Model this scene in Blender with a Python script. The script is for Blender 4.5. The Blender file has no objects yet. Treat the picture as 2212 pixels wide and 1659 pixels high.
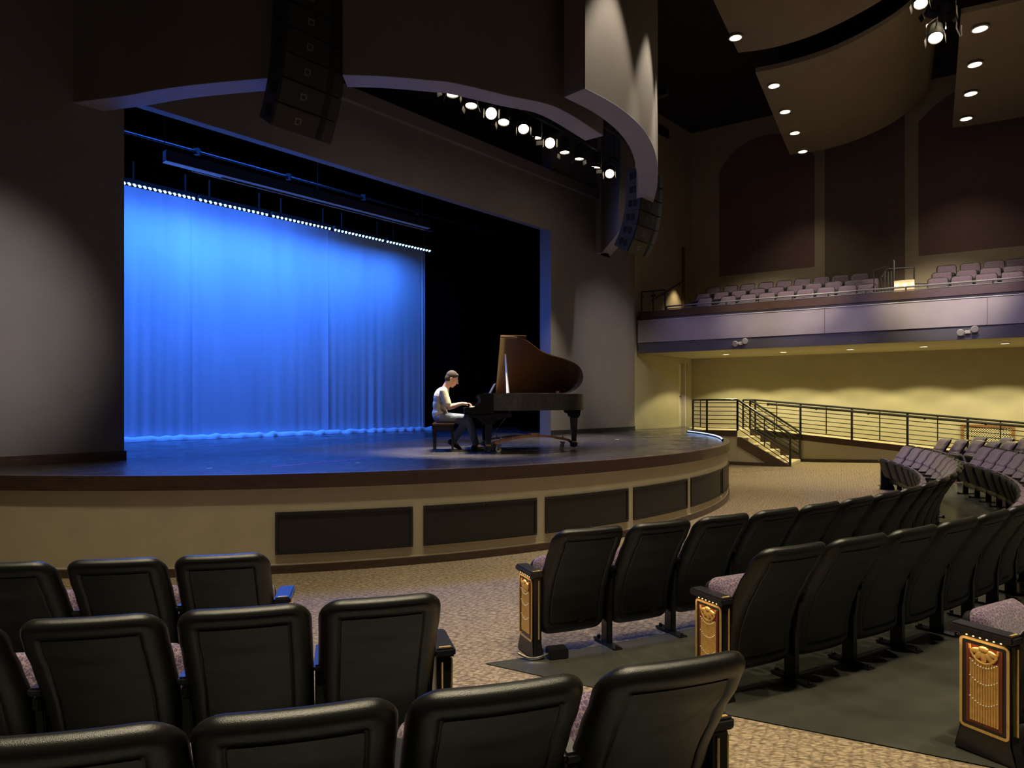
import bpy, bmesh, math, random
from mathutils import Vector, Matrix
random.seed(7)
rad = math.radians
SC = bpy.context.scene
COL = SC.collection

# ------------------------------------------------------------------ camera
F, CX, HZ, CZ = 1450.0, 1106.0, 870.0, 1.858      # focal length (px), principal column, horizon row, eye height (m)
cam_d = bpy.data.cameras.new('camera')
cam_d.sensor_width = 36.0
cam_d.lens = F / 2212.0 * 36.0
cam_d.shift_y = (HZ - 829.5) / 2212.0
cam_d.clip_start = 0.05
cam_d.clip_end = 200
cam = bpy.data.objects.new('camera', cam_d)
cam.location = (0, 0, CZ)
cam.rotation_euler = (rad(90), 0, 0)
COL.objects.link(cam)
SC.camera = cam

# ------------------------------------------------------------------ world, exposure
wo = bpy.data.worlds.new('world')
SC.world = wo
wo.use_nodes = True
wo.node_tree.nodes['Background'].inputs[0].default_value = (0.030, 0.026, 0.0235, 1)
wo.node_tree.nodes['Background'].inputs[1].default_value = 0.55
SC.view_settings.view_transform = 'Standard'
SC.view_settings.look = 'None'
SC.view_settings.gamma = 1
SC.view_settings.exposure = 0.0
SC.view_settings.use_curve_mapping = False

# ------------------------------------------------------------------ frames of the building
CEN = Vector((-4.42, 16.33))          # centre of the round stage and of the seat rows
RST = 9.235                           # radius of the stage edge
ZS = 1.08                             # stage floor height
PL = Vector((-5.27, 9.16))            # left edge of the proscenium opening
SD = Vector((0.665, 0.747)); AX = Vector((0.747, -0.665))
W0 = Vector((5.96, 22.3))             # corner of the side wall
WD = Vector((0.837, -0.547)); WN = Vector((0.547, 0.837))
def S(s, n, z):                       # along the proscenium, upstage, height
    p = PL + SD * s - AX * n
    return Vector((p.x, p.y, z))
def W(s, n, z):                       # along the side wall, towards the wall (negative = into the house), height
    p = W0 + WD * s + WN * n
    return Vector((p.x, p.y, z))
def G(u, v, z):                       # point of a horizontal plane seen at a photo pixel
    Y = F * (z - CZ) / (HZ - v)
    return Vector(((u - CX) / F * Y, Y, z))
def hit(u, p, d):                     # plan position on a vertical plane at a photo column: (s, Y)
    k = (u - CX) / F
    s = (k * p.y - p.x) / (d.x - k * d.y)
    return s, p.y + d.y * s
def zat(v, Y): return CZ + (HZ - v) / F * Y
def sS(u, n):
    q = PL - AX * n
    return hit(u, q, SD)[0]
def sW(u, n):
    q = W0 + WN * n
    return hit(u, q, WD)[0]
def smooth01(t):
    t = max(0.0, min(1.0, t)); return t * t * (3 - 2 * t)
def floorz(x, y):
    r = math.hypot(x - CEN.x, y - CEN.y)
    n = (Vector((x, y)) - W0).dot(WN)
    s = (Vector((x, y)) - W0).dot(WD)
    z = 0.022 * max(0.0, r - 9.4) + 0.045 * smooth01((r - 12.9) / 2.3)
    return z + 0.11 * smooth01((n + 4.4) / 1.2) * smooth01((s + 1.0) / 2.0) * smooth01((9.0 - s) / 2.0)
def POL(r, deg, z=None):
    x = CEN.x + r * math.cos(rad(deg)); y = CEN.y + r * math.sin(rad(deg))
    return Vector((x, y, floorz(x, y) if z is None else z))

# ------------------------------------------------------------------ lights of the house (large ones)
def aim(o, target):
    d = Vector(target) - Vector(o.location)
    o.rotation_euler = d.to_track_quat('-Z', 'Y').to_euler()
def spot(name, loc, target, energy, color, angle=50, blend=0.6, size=0.06, parent=None):
    l = bpy.data.lights.new(name, 'SPOT')
    l.energy = energy; l.color = color; l.spot_size = rad(angle); l.spot_blend = blend; l.shadow_soft_size = size
    o = bpy.data.objects.new(name, l); COL.objects.link(o)
    o.location = loc; aim(o, target)
    return o
def area(name, loc, target, energy, color, sx, sy=None, spread=180):
    l = bpy.data.lights.new(name, 'AREA')
    l.energy = energy; l.color = color
    l.shape = 'RECTANGLE' if sy else 'DISK'
    l.size = sx
    if sy: l.size_y = sy
    l.spread = rad(spread)
    o = bpy.data.objects.new(name, l); COL.objects.link(o)
    o.location = loc; aim(o, target)
    return o
WARM = (1.0, 0.86, 0.58); TUNG = (1.0, 0.86, 0.62); PURP = (0.62, 0.50, 1.0)
# rows of recessed downlights over the stalls (the same fittings as those in the ceiling clouds in view)
for r_, degs, en, an in ((11.1, (-100, -88, -76, -64, -52, -40, -28, -16, -5, 4), 620, 60), (13.8, (-88, -76, -64, -52, -40, -28, -16), 460, 66), (15.6, (-84, -77, -70, -63, -54, -44), 1250, 74)):
    for dg in degs:
        p = POL(r_, dg)
        spot('house_downlight', (p.x, p.y, 8.8), (p.x, p.y, 0), en, WARM, an, 1.0, 0.10)
# front of house spots on the two proscenium walls
spot('wall_spot', (1.5, 1.0, 8.6), S(-1.75, 0, 2.75), 3000, (1.0, 0.93, 0.82), 17, 1.0, 0.1)
spot('wall_spot', (5.5, 7.0, 8.6), S(12.0, 0, 2.95), 2300, (1.0, 0.94, 0.85), 20, 1.0, 0.1)
spot('front_spot', (5.2, 1.5, 8.7), (-0.2, 10.9, 1.9), 1500, TUNG, 13, 0.9, 0.08)
# added purple spots without a seen source, tinting balcony front and stalls below
for s_ in (1.6, 4.6, 7.8):
    spot('added_purple_wash', (2.2, 4.2, 8.8), W(s_, -3.4, 4.1), 2000, PURP, 13, 1.0, 0.15)
spot('added_purple_wash', (3.0, 10.2, 8.8), (9.0, 12.6, 0.8), 900, (0.5, 0.42, 1.0), 30, 0.9, 0.15)

# ------------------------------------------------------------------ materials
def nt(name):
    m = bpy.data.materials.new(name); m.use_nodes = True
    t = m.node_tree; b = t.nodes['Principled BSDF']
    return m, t, b
def mat(name, col, rough=0.6, metal=0.0, noise=0.0, nscale=20, bump=0.0, bscale=200, spec=0.5, sheen=0.0, coat=0.0, stretch=None):
    m, t, b = nt(name)
    b.inputs['Base Color'].default_value = (*col, 1); b.inputs['Roughness'].default_value = rough
    b.inputs['Metallic'].default_value = metal; b.inputs['Specular IOR Level'].default_value = spec
    b.inputs['Sheen Weight'].default_value = sheen
    b.inputs['Coat Weight'].default_value = coat; b.inputs['Coat Roughness'].default_value = 0.1
    tc = t.nodes.new('ShaderNodeTexCoord')
    src = tc.outputs['Object']
    if stretch:
        mp = t.nodes.new('ShaderNodeMapping'); mp.inputs['Scale'].default_value = stretch
        t.links.new(src, mp.inputs[0]); src = mp.outputs[0]
    if noise:
        n = t.nodes.new('ShaderNodeTexNoise'); n.inputs['Scale'].default_value = nscale; n.inputs['Detail'].default_value = 5
        t.links.new(src, n.inputs['Vector'])
        r = t.nodes.new('ShaderNodeMapRange'); r.inputs[1].default_value = 0.3; r.inputs[2].default_value = 0.7
        r.inputs[3].default_value = 1 - noise; r.inputs[4].default_value = 1 + noise
        t.links.new(n.outputs[0], r.inputs[0])
        mx = t.nodes.new('ShaderNodeMix'); mx.data_type = 'RGBA'; mx.blend_type = 'MULTIPLY'; mx.inputs[0].default_value = 1
        mx.inputs[6].default_value = (*col, 1); t.links.new(r.outputs[0], mx.inputs[7])
        t.links.new(mx.outputs[2], b.inputs['Base Color'])
    if bump:
        n2 = t.nodes.new('ShaderNodeTexNoise'); n2.inputs['Scale'].default_value = bscale; n2.inputs['Detail'].default_value = 3
        t.links.new(src, n2.inputs['Vector'])
        bp = t.nodes.new('ShaderNodeBump'); bp.inputs['Strength'].default_value = bump; bp.inputs['Distance'].default_value = 0.01
        t.links.new(n2.outputs[0], bp.inputs['Height']); t.links.new(bp.outputs[0], b.inputs['Normal'])
    return m
def emis(name, col, s):
    m, t, b = nt(name)
    b.inputs['Base Color'].default_value = (0, 0, 0, 1)
    b.inputs['Emission Color'].default_value = (*col, 1); b.inputs['Emission Strength'].default_value = s
    return m
def pattern_mat(name, c1, c2, scale, width, rough, kind='edge', scale_vec=(1, 1, 1), sheen=0.0, bump=0.3, distort=0.0):
    # two-colour pattern: voronoi cell edges (line drawing) or noise mottling
    m, t, b = nt(name)
    tc = t.nodes.new('ShaderNodeTexCoord'); mp = t.nodes.new('ShaderNodeMapping'); mp.inputs['Scale'].default_value = scale_vec
    t.links.new(tc.outputs['Object'], mp.inputs[0]); vec = mp.outputs[0]
    if distort:
        nz = t.nodes.new('ShaderNodeTexNoise'); nz.inputs['Scale'].default_value = scale * 0.6
        t.links.new(vec, nz.inputs['Vector'])
        ad = t.nodes.new('ShaderNodeVectorMath'); ad.operation = 'MULTIPLY_ADD'
        t.links.new(nz.outputs['Color'], ad.inputs[0]); ad.inputs[1].default_value = (distort,) * 3; t.links.new(vec, ad.inputs[2])
        vec = ad.outputs[0]
    v = t.nodes.new('ShaderNodeTexVoronoi'); v.feature = 'DISTANCE_TO_EDGE'; v.inputs['Scale'].default_value = scale
    t.links.new(vec, v.inputs['Vector'])
    r = t.nodes.new('ShaderNodeMapRange'); r.inputs[1].default_value = width * 0.4; r.inputs[2].default_value = width
    t.links.new(v.outputs[0], r.inputs[0])
    n = t.nodes.new('ShaderNodeTexNoise'); n.inputs['Scale'].default_value = 90; n.inputs['Detail'].default_value = 4
    t.links.new(tc.outputs['Object'], n.inputs['Vector'])
    mx = t.nodes.new('ShaderNodeMix'); mx.data_type = 'RGBA'; mx.inputs[6].default_value = (*c2, 1); mx.inputs[7].default_value = (*c1, 1)
    t.links.new(r.outputs[0], mx.inputs[0])
    r2 = t.nodes.new('ShaderNodeMapRange'); r2.inputs[1].default_value = 0.3; r2.inputs[2].default_value = 0.7; r2.inputs[3].default_value = 0.72; r2.inputs[4].default_value = 1.2
    t.links.new(n.outputs[0], r2.inputs[0])
    m2 = t.nodes.new('ShaderNodeMix'); m2.data_type = 'RGBA'; m2.blend_type = 'MULTIPLY'; m2.inputs[0].default_value = 1
    t.links.new(mx.outputs[2], m2.inputs[6]); t.links.new(r2.outputs[0], m2.inputs[7]); t.links.new(m2.outputs[2], b.inputs['Base Color'])
    bp = t.nodes.new('ShaderNodeBump'); bp.inputs['Strength'].default_value = bump; bp.inputs['Distance'].default_value = 0.004
    t.links.new(n.outputs[0], bp.inputs['Height']); t.links.new(bp.outputs[0], b.inputs['Normal'])
    b.inputs['Roughness'].default_value = rough; b.inputs['Sheen Weight'].default_value = sheen; b.inputs['Specular IOR Level'].default_value = 0.2
    return m
M = {}
M['beige'] = mat('beige_paint', (0.62, 0.555, 0.385), 0.55, noise=0.05, nscale=3, bump=0.05, bscale=300)
M['grey'] = mat('grey_mauve_paint', (0.19, 0.168, 0.170), 0.55, noise=0.06, nscale=2, bump=0.04, bscale=250)
M['portal'] = mat('portal_plaster', (0.20, 0.172, 0.15), 0.6, noise=0.07, nscale=1.5, bump=0.04, bscale=200, stretch=(1, 1, 0.25))
M['soffit'] = mat('portal_soffit_paint', (0.36, 0.335, 0.36), 0.6, noise=0.04, nscale=2)
M['brown'] = mat('dark_brown_wood', (0.075, 0.042, 0.030), 0.35, noise=0.25, nscale=6, stretch=(1, 1, 8), coat=0.2)
M['sidewall'] = mat('side_wall_paint', (0.40, 0.36, 0.24), 0.7, noise=0.05, nscale=2)
M['upwall'] = mat('upper_wall_paint', (0.40, 0.325, 0.23), 0.7, noise=0.05, nscale=2)
M['panel'] = mat('burgundy_acoustic_fabric', (0.20, 0.118, 0.108), 0.9, noise=0.05, nscale=4)
M['panel2'] = mat('brown_acoustic_fabric', (0.19, 0.135, 0.105), 0.9, noise=0.05, nscale=4)
M['cloud'] = mat('cloud_paint', (0.30, 0.235, 0.155), 0.7, noise=0.05, nscale=1.5)
M['black'] = mat('flat_black_paint', (0.008, 0.008, 0.010), 0.8, noise=0.2, nscale=5)
M['velvet'] = mat('black_velour', (0.003, 0.003, 0.004), 1.0, noise=0.2, nscale=3, spec=0.02)
M['steel'] = mat('dark_steel', (0.018, 0.018, 0.019), 0.42)
M['railgrey'] = mat('grey_rail_steel', (0.16, 0.16, 0.165), 0.40)
M['pan'] = mat('black_seat_pan', (0.008, 0.008, 0.010), 0.55, spec=0.25, bump=0.15, bscale=400)
M['chrome'] = mat('worn_steel', (0.35, 0.35, 0.34), 0.3, metal=1.0)
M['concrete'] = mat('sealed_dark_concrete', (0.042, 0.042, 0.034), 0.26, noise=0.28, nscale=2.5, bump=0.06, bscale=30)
M['plastic'] = mat('black_moulded_plastic', (0.006, 0.006, 0.0052), 0.33, bump=0.16, bscale=420, spec=0.45)
M['armcap'] = mat('black_armrest_plastic', (0.012, 0.012, 0.016), 0.28)
M['gold'] = mat('antique_gold', (0.80, 0.55, 0.20), 0.38, metal=0.75, noise=0.12, nscale=40)
M['red'] = mat('rust_red_lacquer', (0.16, 0.028, 0.012), 0.4)
M['blackgloss'] = mat('black_enamel', (0.008, 0.008, 0.009), 0.22)
M['grille'] = mat('perforated_black_metal', (0.016, 0.015, 0.014), 0.5)
M['speaker'] = mat('speaker_black', (0.030, 0.028, 0.028), 0.55, bump=0.1, bscale=500)
M['logo'] = mat('grey_badge', (0.16, 0.15, 0.15), 0.4)
M['fabric'] = pattern_mat('purple_lit_mauve_scroll_fabric', (0.080, 0.052, 0.100), (0.21, 0.15, 0.175), 55, 0.10, 0.9, sheen=0.3, distort=0.02)  # mauve cloth with the purple light on the seats put into its colour
def carpet_mat():
    # woven carpet: two families of thin wavy dark lines crossing like overlapping fans, plus yarn mottling
    m, t, b = nt('fan_pattern_carpet')
    tc = t.nodes.new('ShaderNodeTexCoord'); fac = None
    for k, (ang, sc) in enumerate(((0.45, 5.6), (-0.95, 5.0))):
        mp = t.nodes.new('ShaderNodeMapping'); mp.inputs['Rotation'].default_value = (0, 0, ang); t.links.new(tc.outputs['Object'], mp.inputs[0])
        w = t.nodes.new('ShaderNodeTexWave'); w.inputs['Scale'].default_value = sc; w.inputs['Distortion'].default_value = 5.5; w.inputs['Detail'].default_value = 2.0; w.inputs['Detail Scale'].default_value = 1.6
        t.links.new(mp.outputs[0], w.inputs['Vector'])
        r = t.nodes.new('ShaderNodeMapRange'); r.inputs[1].default_value = 0.05; r.inputs[2].default_value = 0.30
        t.links.new(w.outputs['Fac'], r.inputs[0])
        if fac is None: fac = r.outputs[0]
        else:
            mm = t.nodes.new('ShaderNodeMath'); mm.operation = 'MINIMUM'; t.links.new(fac, mm.inputs[0]); t.links.new(r.outputs[0], mm.inputs[1]); fac = mm.outputs[0]
    n = t.nodes.new('ShaderNodeTexNoise'); n.inputs['Scale'].default_value = 60; n.inputs['Detail'].default_value = 4
    mp2 = t.nodes.new('ShaderNodeMapping'); mp2.inputs['Scale'].default_value = (0.45, 1.6, 1); mp2.inputs['Rotation'].default_value = (0, 0, 0.5)
    t.links.new(tc.outputs['Object'], mp2.inputs[0]); t.links.new(mp2.outputs[0], n.inputs['Vector'])
    r2 = t.nodes.new('ShaderNodeMapRange'); r2.inputs[1].default_value = 0.36; r2.inputs[2].default_value = 0.64; r2.inputs[3].default_value = 0.48; r2.inputs[4].default_value = 1.38
    t.links.new(n.outputs[0], r2.inputs[0])
    mx = t.nodes.new('ShaderNodeMix'); mx.data_type = 'RGBA'; mx.inputs[6].default_value = (0.175, 0.130, 0.087, 1); mx.inputs[7].default_value = (0.245, 0.188, 0.122, 1)
    t.links.new(fac, mx.inputs[0])
    m2 = t.nodes.new('ShaderNodeMix'); m2.data_type = 'RGBA'; m2.blend_type = 'MULTIPLY'; m2.inputs[0].default_value = 1
    t.links.new(mx.outputs[2], m2.inputs[6]); t.links.new(r2.outputs[0], m2.inputs[7]); t.links.new(m2.outputs[2], b.inputs['Base Color'])
    bp = t.nodes.new('ShaderNodeBump'); bp.inputs['Strength'].default_value = 0.4; bp.inputs['Distance'].default_value = 0.004
    t.links.new(n.outputs[0], bp.inputs['Height']); t.links.new(bp.outputs[0], b.inputs['Normal'])
    b.inputs['Roughness'].default_value = 0.95; b.inputs['Specular IOR Level'].default_value = 0.15
    return m
M['carpet'] = carpet_mat()
M['stair_carpet'] = mat('stair_carpet', (0.50, 0.43, 0.28), 0.95, noise=0.3, nscale=40)
M['curtain'] = mat('pale_curtain_cloth', (0.55, 0.57, 0.62), 0.85, noise=0.10, nscale=1.6, bump=0.25, bscale=14, stretch=(1, 1, 0.12))
M['hem'] = mat('curtain_hem_cloth', (0.62, 0.64, 0.68), 0.85, bump=0.5, bscale=18)
M['white'] = mat('white_enamel', (0.62, 0.60, 0.55), 0.4)
M['wood'] = mat('oak_stain', (0.20, 0.095, 0.038), 0.45, noise=0.2, nscale=8, stretch=(1, 1, 6))
M['dollywood'] = mat('dolly_wood', (0.30, 0.14, 0.085), 0.5, noise=0.15, nscale=12)
M['piano'] = mat('piano_ebony', (0.010, 0.009, 0.010), 0.16, noise=0.3, nscale=12, coat=0.4)
M['pianoside'] = mat('worn_piano_ebony', (0.034, 0.029, 0.026), 0.48, noise=0.45, nscale=22, bump=0.1, bscale=60)
M['lid'] = mat('lid_painted_reflection', (0.10, 0.048, 0.026), 0.24, coat=0.3)  # brown base colour stands in for the piano interior reflected in the lid
M['pinktape'] = mat('pink_tape', (0.60, 0.06, 0.38), 0.6)
M['brass'] = mat('brass', (0.70, 0.50, 0.22), 0.3, metal=1.0)
M['ivory'] = mat('ivory', (0.75, 0.72, 0.62), 0.35)
M['plate'] = mat('piano_iron_plate', (0.45, 0.30, 0.10), 0.4, metal=0.6)
M['skin'] = mat('skin', (0.52, 0.285, 0.195), 0.5, noise=0.05, nscale=30)
M['hair'] = mat('short_brown_hair', (0.040, 0.021, 0.013), 0.8, noise=0.35, nscale=120, bump=0.5, bscale=260)
M['shirt'] = mat('cream_tshirt', (0.55, 0.49, 0.36), 0.9, noise=0.08, nscale=14, bump=0.3, bscale=22)
M['jeans'] = mat('blue_jeans', (0.15, 0.18, 0.25), 0.9, noise=0.25, nscale=30, bump=0.4, bscale=24)
M['shoe'] = mat('black_shoe', (0.012, 0.011, 0.012), 0.5)
M['rubber'] = mat('black_rubber', (0.015, 0.015, 0.015), 0.6)
M['greywall'] = mat('low_wall_paint', (0.55, 0.51, 0.41), 0.6, noise=0.05, nscale=3)
M['balc'] = mat('balcony_front_paint', (0.36, 0.32, 0.36), 0.5, noise=0.05, nscale=3)
M['balcdark'] = mat('balcony_band_paint', (0.10, 0.095, 0.12), 0.5)
M['lens'] = emis('lit_lens', (1.0, 0.80, 0.50), 26)
M['lens_dim'] = emis('dim_lens', (1.0, 0.74, 0.42), 5)
M['downl'] = emis('downlight_lens', (1.0, 0.88, 0.62), 3.2)
M['ledblue'] = emis('blue_white_led', (0.30, 0.62, 1.0), 6)
M['ledstrip'] = emis('cool_led', (0.35, 0.55, 1.0), 7)
M['amber'] = emis('amber_led', (1.0, 0.62, 0.26), 3.0)
def stage_mat():
    m, t, b = nt('black_stage_floor')
    tc = t.nodes.new('ShaderNodeTexCoord')
    n = t.nodes.new('ShaderNodeTexNoise'); n.inputs['Scale'].default_value = 1.7; n.inputs['Detail'].default_value = 8; n.inputs['Roughness'].default_value = 0.65
    t.links.new(tc.outputs['Object'], n.inputs['Vector'])
    r = t.nodes.new('ShaderNodeMapRange'); r.inputs[1].default_value = 0.35; r.inputs[2].default_value = 0.7; r.inputs[3].default_value = 0.17; r.inputs[4].default_value = 0.34
    t.links.new(n.outputs[0], r.inputs[0]); t.links.new(r.outputs[0], b.inputs['Roughness'])
    v = t.nodes.new('ShaderNodeTexVoronoi'); v.inputs['Scale'].default_value = 2.2
    mp = t.nodes.new('ShaderNodeMapping'); mp.inputs['Rotation'].default_value = (0, 0, 0.7); mp.inputs['Scale'].default_value = (1, 3.2, 1)
    t.links.new(tc.outputs['Object'], mp.inputs[0]); t.links.new(mp.outputs[0], v.inputs['Vector'])
    r2 = t.nodes.new('ShaderNodeMapRange'); r2.inputs[1].default_value = 0.035; r2.inputs[2].default_value = 0.02; r2.inputs[3].default_value = 0; r2.inputs[4].default_value = 1
    t.links.new(v.outputs['Distance'], r2.inputs[0])
    mx = t.nodes.new('ShaderNodeMix'); mx.data_type = 'RGBA'; mx.inputs[6].default_value = (0.050, 0.044, 0.044, 1); mx.inputs[7].default_value = (0.45, 0.38, 0.30, 1)
    t.links.new(r2.outputs[0], mx.inputs[0]); t.links.new(mx.outputs[2], b.inputs['Base Color'])
    return m
M['stage'] = stage_mat()

# ------------------------------------------------------------------ mesh helpers
class MB:
    def __init__(self): self.v = []; self.f = []
    def add(self, vs, fs):
        o = len(self.v); self.v += [Vector(p) for p in vs]; self.f += [tuple(i + o for i in q) for q in fs]; return self
    def box(self, c, size, rot=None, taper=1.0):
        hx, hy, hz = size[0] / 2, size[1] / 2, size[2] / 2
        vs = []
        for z, k in ((-hz, taper), (hz, 1.0)):
            for x, y in ((-hx, -hy), (hx, -hy), (hx, hy), (-hx, hy)):
                p = Vector((x * k, y * k, z))
                if rot is not None: p = rot @ p
                vs.append(p + Vector(c))
        return self.add(vs, [(3, 2, 1, 0), (4, 5, 6, 7), (0, 1, 5, 4), (1, 2, 6, 5), (2, 3, 7, 6), (3, 0, 4, 7)])
    def hexa(self, p):
        return self.add(p, [(3, 2, 1, 0), (4, 5, 6, 7), (0, 1, 5, 4), (1, 2, 6, 5), (2, 3, 7, 6), (3, 0, 4, 7)])
    def prism(self, poly, z0, z1):                # plan polygon (ccw), extruded in z; z0/z1 numbers or per-vertex lists
        n = len(poly)
        a = z0 if isinstance(z0, (list, tuple)) else [z0] * n; b = z1 if isinstance(z1, (list, tuple)) else [z1] * n
        vs = [(p[0], p[1], a[i]) for i, p in enumerate(poly)] + [(p[0], p[1], b[i]) for i, p in enumerate(poly)]
        fs = [tuple(reversed(range(n))), tuple(range(n, 2 * n))] + [(i, (i + 1) % n, n + (i + 1) % n, n + i) for i in range(n)]
        return self.add(vs, fs)
    def prof(self, pts, M4, t0, t1):              # profile (a,b) in a local plane extruded along the local y from t0 to t1, placed by M4
        n = len(pts)
        vs = [M4 @ Vector((p[0], t0, p[1])) for p in pts] + [M4 @ Vector((p[0], t1, p[1])) for p in pts]
        return self.add(vs, [tuple(range(n)), tuple(reversed(range(n, 2 * n)))] + [(n + i, n + (i + 1) % n, (i + 1) % n, i) for i in range(n)])
    def tube(self, pts, r, seg=8, cap=True):
        pts = [Vector(p) for p in pts]; n = len(pts); vs = []; rs = r if isinstance(r, (list, tuple)) else [r] * n
        for i, p in enumerate(pts):
            d = (pts[min(i + 1, n - 1)] - pts[max(i - 1, 0)]).normalized()
            up = Vector((0, 0, 1)) if abs(d.z) < 0.95 else Vector((1, 0, 0))
            a = d.cross(up).normalized(); b = a.cross(d).normalized()
            for k in range(seg):
                t = 2 * math.pi * k / seg
                vs.append(p + a * (math.cos(t) * rs[i]) + b * (math.sin(t) * rs[i]))
        fs = []
        for i in range(n - 1):
            for k in range(seg):
                k2 = (k + 1) % seg
                fs.append((i * seg + k, i * seg + k2, (i + 1) * seg + k2, (i + 1) * seg + k))
        if cap: fs += [tuple(reversed(range(seg))), tuple(range((n - 1) * seg, n * seg))]
        return self.add(vs, fs)
    def lathe(self, prof, c=(0, 0, 0), seg=20, M4=None, sx=1.0, sy=1.0):
        vs = []; n = len(prof)
        for r, z in prof:
            for k in range(seg):
                t = 2 * math.pi * k / seg; p = Vector((r * math.cos(t) * sx, r * math.sin(t) * sy, z))
                if M4: p = M4 @ p
                vs.append(p + Vector(c))
        fs = []
        for i in range(n - 1):
            for k in range(seg):
                k2 = (k + 1) % seg; fs.append((i * seg + k, i * seg + k2, (i + 1) * seg + k2, (i + 1) * seg + k))
        fs += [tuple(reversed(range(seg))), tuple(range((n - 1) * seg, n * seg))]
        return self.add(vs, fs)
    def capsule(self, p0, r0, p1, r1, seg=12, rings=5):
        p0 = Vector(p0); p1 = Vector(p1); d = p1 - p0; L = d.length; q = d.to_track_quat('Z', 'Y') if L > 1e-6 else Vector((0, 0, 1)).to_track_quat('Z', 'Y')
        pr = [(0.001, -r0)] + [(r0 * math.cos(t), r0 * math.sin(t)) for t in [rad(-90 + 90 * i / rings) for i in range(1, rings + 1)]]
        pr += [(r1 * math.cos(t), L + r1 * math.sin(t)) for t in [rad(90 * i / rings) for i in range(0, rings)]] + [(0.001, L + r1)]
        return self.lathe(pr, p0, seg, q.to_matrix().to_4x4())
    def ell(self, c, rx, ry, rz, rot=None, seg=16, rings=10):
        vs = []; fs = []
        pr = [(max(0.001, math.cos(t)), math.sin(t)) for t in [rad(-90 + 180 * i / rings) for i in range(rings + 1)]]
        for r, z in pr:
            for k in range(seg):
                t = 2 * math.pi * k / seg; p = Vector((r * math.cos(t) * rx, r * math.sin(t) * ry, z * rz))
                if rot is not None: p = rot @ p
                vs.append(p + Vector(c))
        for i in range(rings):
            for k in range(seg):
                k2 = (k + 1) % seg; fs.append((i * seg + k, i * seg + k2, (i + 1) * seg + k2, (i + 1) * seg + k))
        fs += [tuple(reversed(range(seg))), tuple(range(rings * seg, (rings + 1) * seg))]
        return self.add(vs, fs)
    def grid(self, fn, nu, nv, flip=False):
        vs = [fn(i / nu, j / nv) for j in range(nv + 1) for i in range(nu + 1)]
        fs = []
        for j in range(nv):
            for i in range(nu):
                a = j * (nu + 1) + i; q = (a, a + 1, a + nu + 2, a + nu + 1); fs.append(tuple(reversed(q)) if flip else q)
        return self.add(vs, fs)
    def mesh(self, name, m, smooth=True, angle=40, bevel=0.0, origin=None):
        me = bpy.data.meshes.new(name)
        vs = self.v if origin is None else [v - origin for v in self.v]
        me.from_pydata(vs, [], self.f)
        bm = bmesh.new(); bm.from_mesh(me); bmesh.ops.remove_doubles(bm, verts=bm.verts, dist=1e-5)
        bmesh.ops.dissolve_degenerate(bm, edges=bm.edges, dist=1e-6)
        bmesh.ops.recalc_face_normals(bm, faces=bm.faces)
        if bevel:
            es = [e for e in bm.edges if len(e.link_faces) == 2 and e.calc_face_angle(0) > rad(35)]
            bmesh.ops.bevel(bm, geom=es, offset=bevel, segments=2, affect='EDGES', clamp_overlap=True)
        bm.to_mesh(me); bm.free()
        if smooth:
            me.polygons.foreach_set('use_smooth', [True] * len(me.polygons))
            try: me.set_sharp_from_angle(angle=rad(angle))
            except Exception: pass
        me.materials.append(M[m] if isinstance(m, str) else m)
        return me
    def build(self, name, m, parent=None, smooth=True, angle=40, bevel=0.0, world=False):
        org = None
        if parent is not None and world:
            org = Vector(parent.location)
            if parent.parent is not None: org = org + Vector(parent.parent.location)
        o = bpy.data.objects.new(name, self.mesh(name, m, smooth, angle, bevel, org)); COL.objects.link(o)
        if parent is not None: o.parent = parent
        return o
def tag(o, label=None, cat=None, group=None, kind=None):
    if label: o['label'] = label
    if cat: o['category'] = cat
    if group: o['group'] = group
    if kind: o['kind'] = kind
    return o
def thing(name, loc, label, cat, group=None, rz=0.0):
    o = bpy.data.objects.new(name, None); o.empty_display_size = 0.1; COL.objects.link(o)
    o.location = loc; o.rotation_euler = (0, 0, rz)
    return tag(o, label, cat, group)
def struct(name, mb, m, label=None, parent=None, **k):
    o = mb.build(name, m, parent, **k)
    if parent is None: tag(o, label, 'structure' if False else None, kind='structure')
    return o
def wall_strip(mb, pts, z0, z1, th, side=1):
    # thick vertical wall following a plan polyline, thickness th towards the left (side=1) of travel
    pts = [Vector((p[0], p[1])) for p in pts]; n = len(pts); off = []
    for i in range(n):
        d = (pts[min(i + 1, n - 1)] - pts[max(i - 1, 0)]).normalized()
        off.append(pts[i] + Vector((-d.y, d.x)) * th * side)
    for i in range(n - 1):
        a, b, c, d = pts[i], pts[i + 1], off[i + 1], off[i]
        vs = [(a.x, a.y, z0), (b.x, b.y, z0), (c.x, c.y, z0), (d.x, d.y, z0), (a.x, a.y, z1), (b.x, b.y, z1), (c.x, c.y, z1), (d.x, d.y, z1)]
        fs = [(3, 2, 1, 0), (4, 5, 6, 7), (0, 1, 5, 4), (2, 3, 7, 6)]
        if i == 0: fs.append((3, 0, 4, 7))
        if i == n - 2: fs.append((1, 2, 6, 5))
        mb.add(vs, fs)
    return mb
def arc(r, a0, a1, n): return [CEN + Vector((math.cos(rad(a0 + (a1 - a0) * i / n)), math.sin(rad(a0 + (a1 - a0) * i / n)))) * r for i in range(n + 1)]
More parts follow.
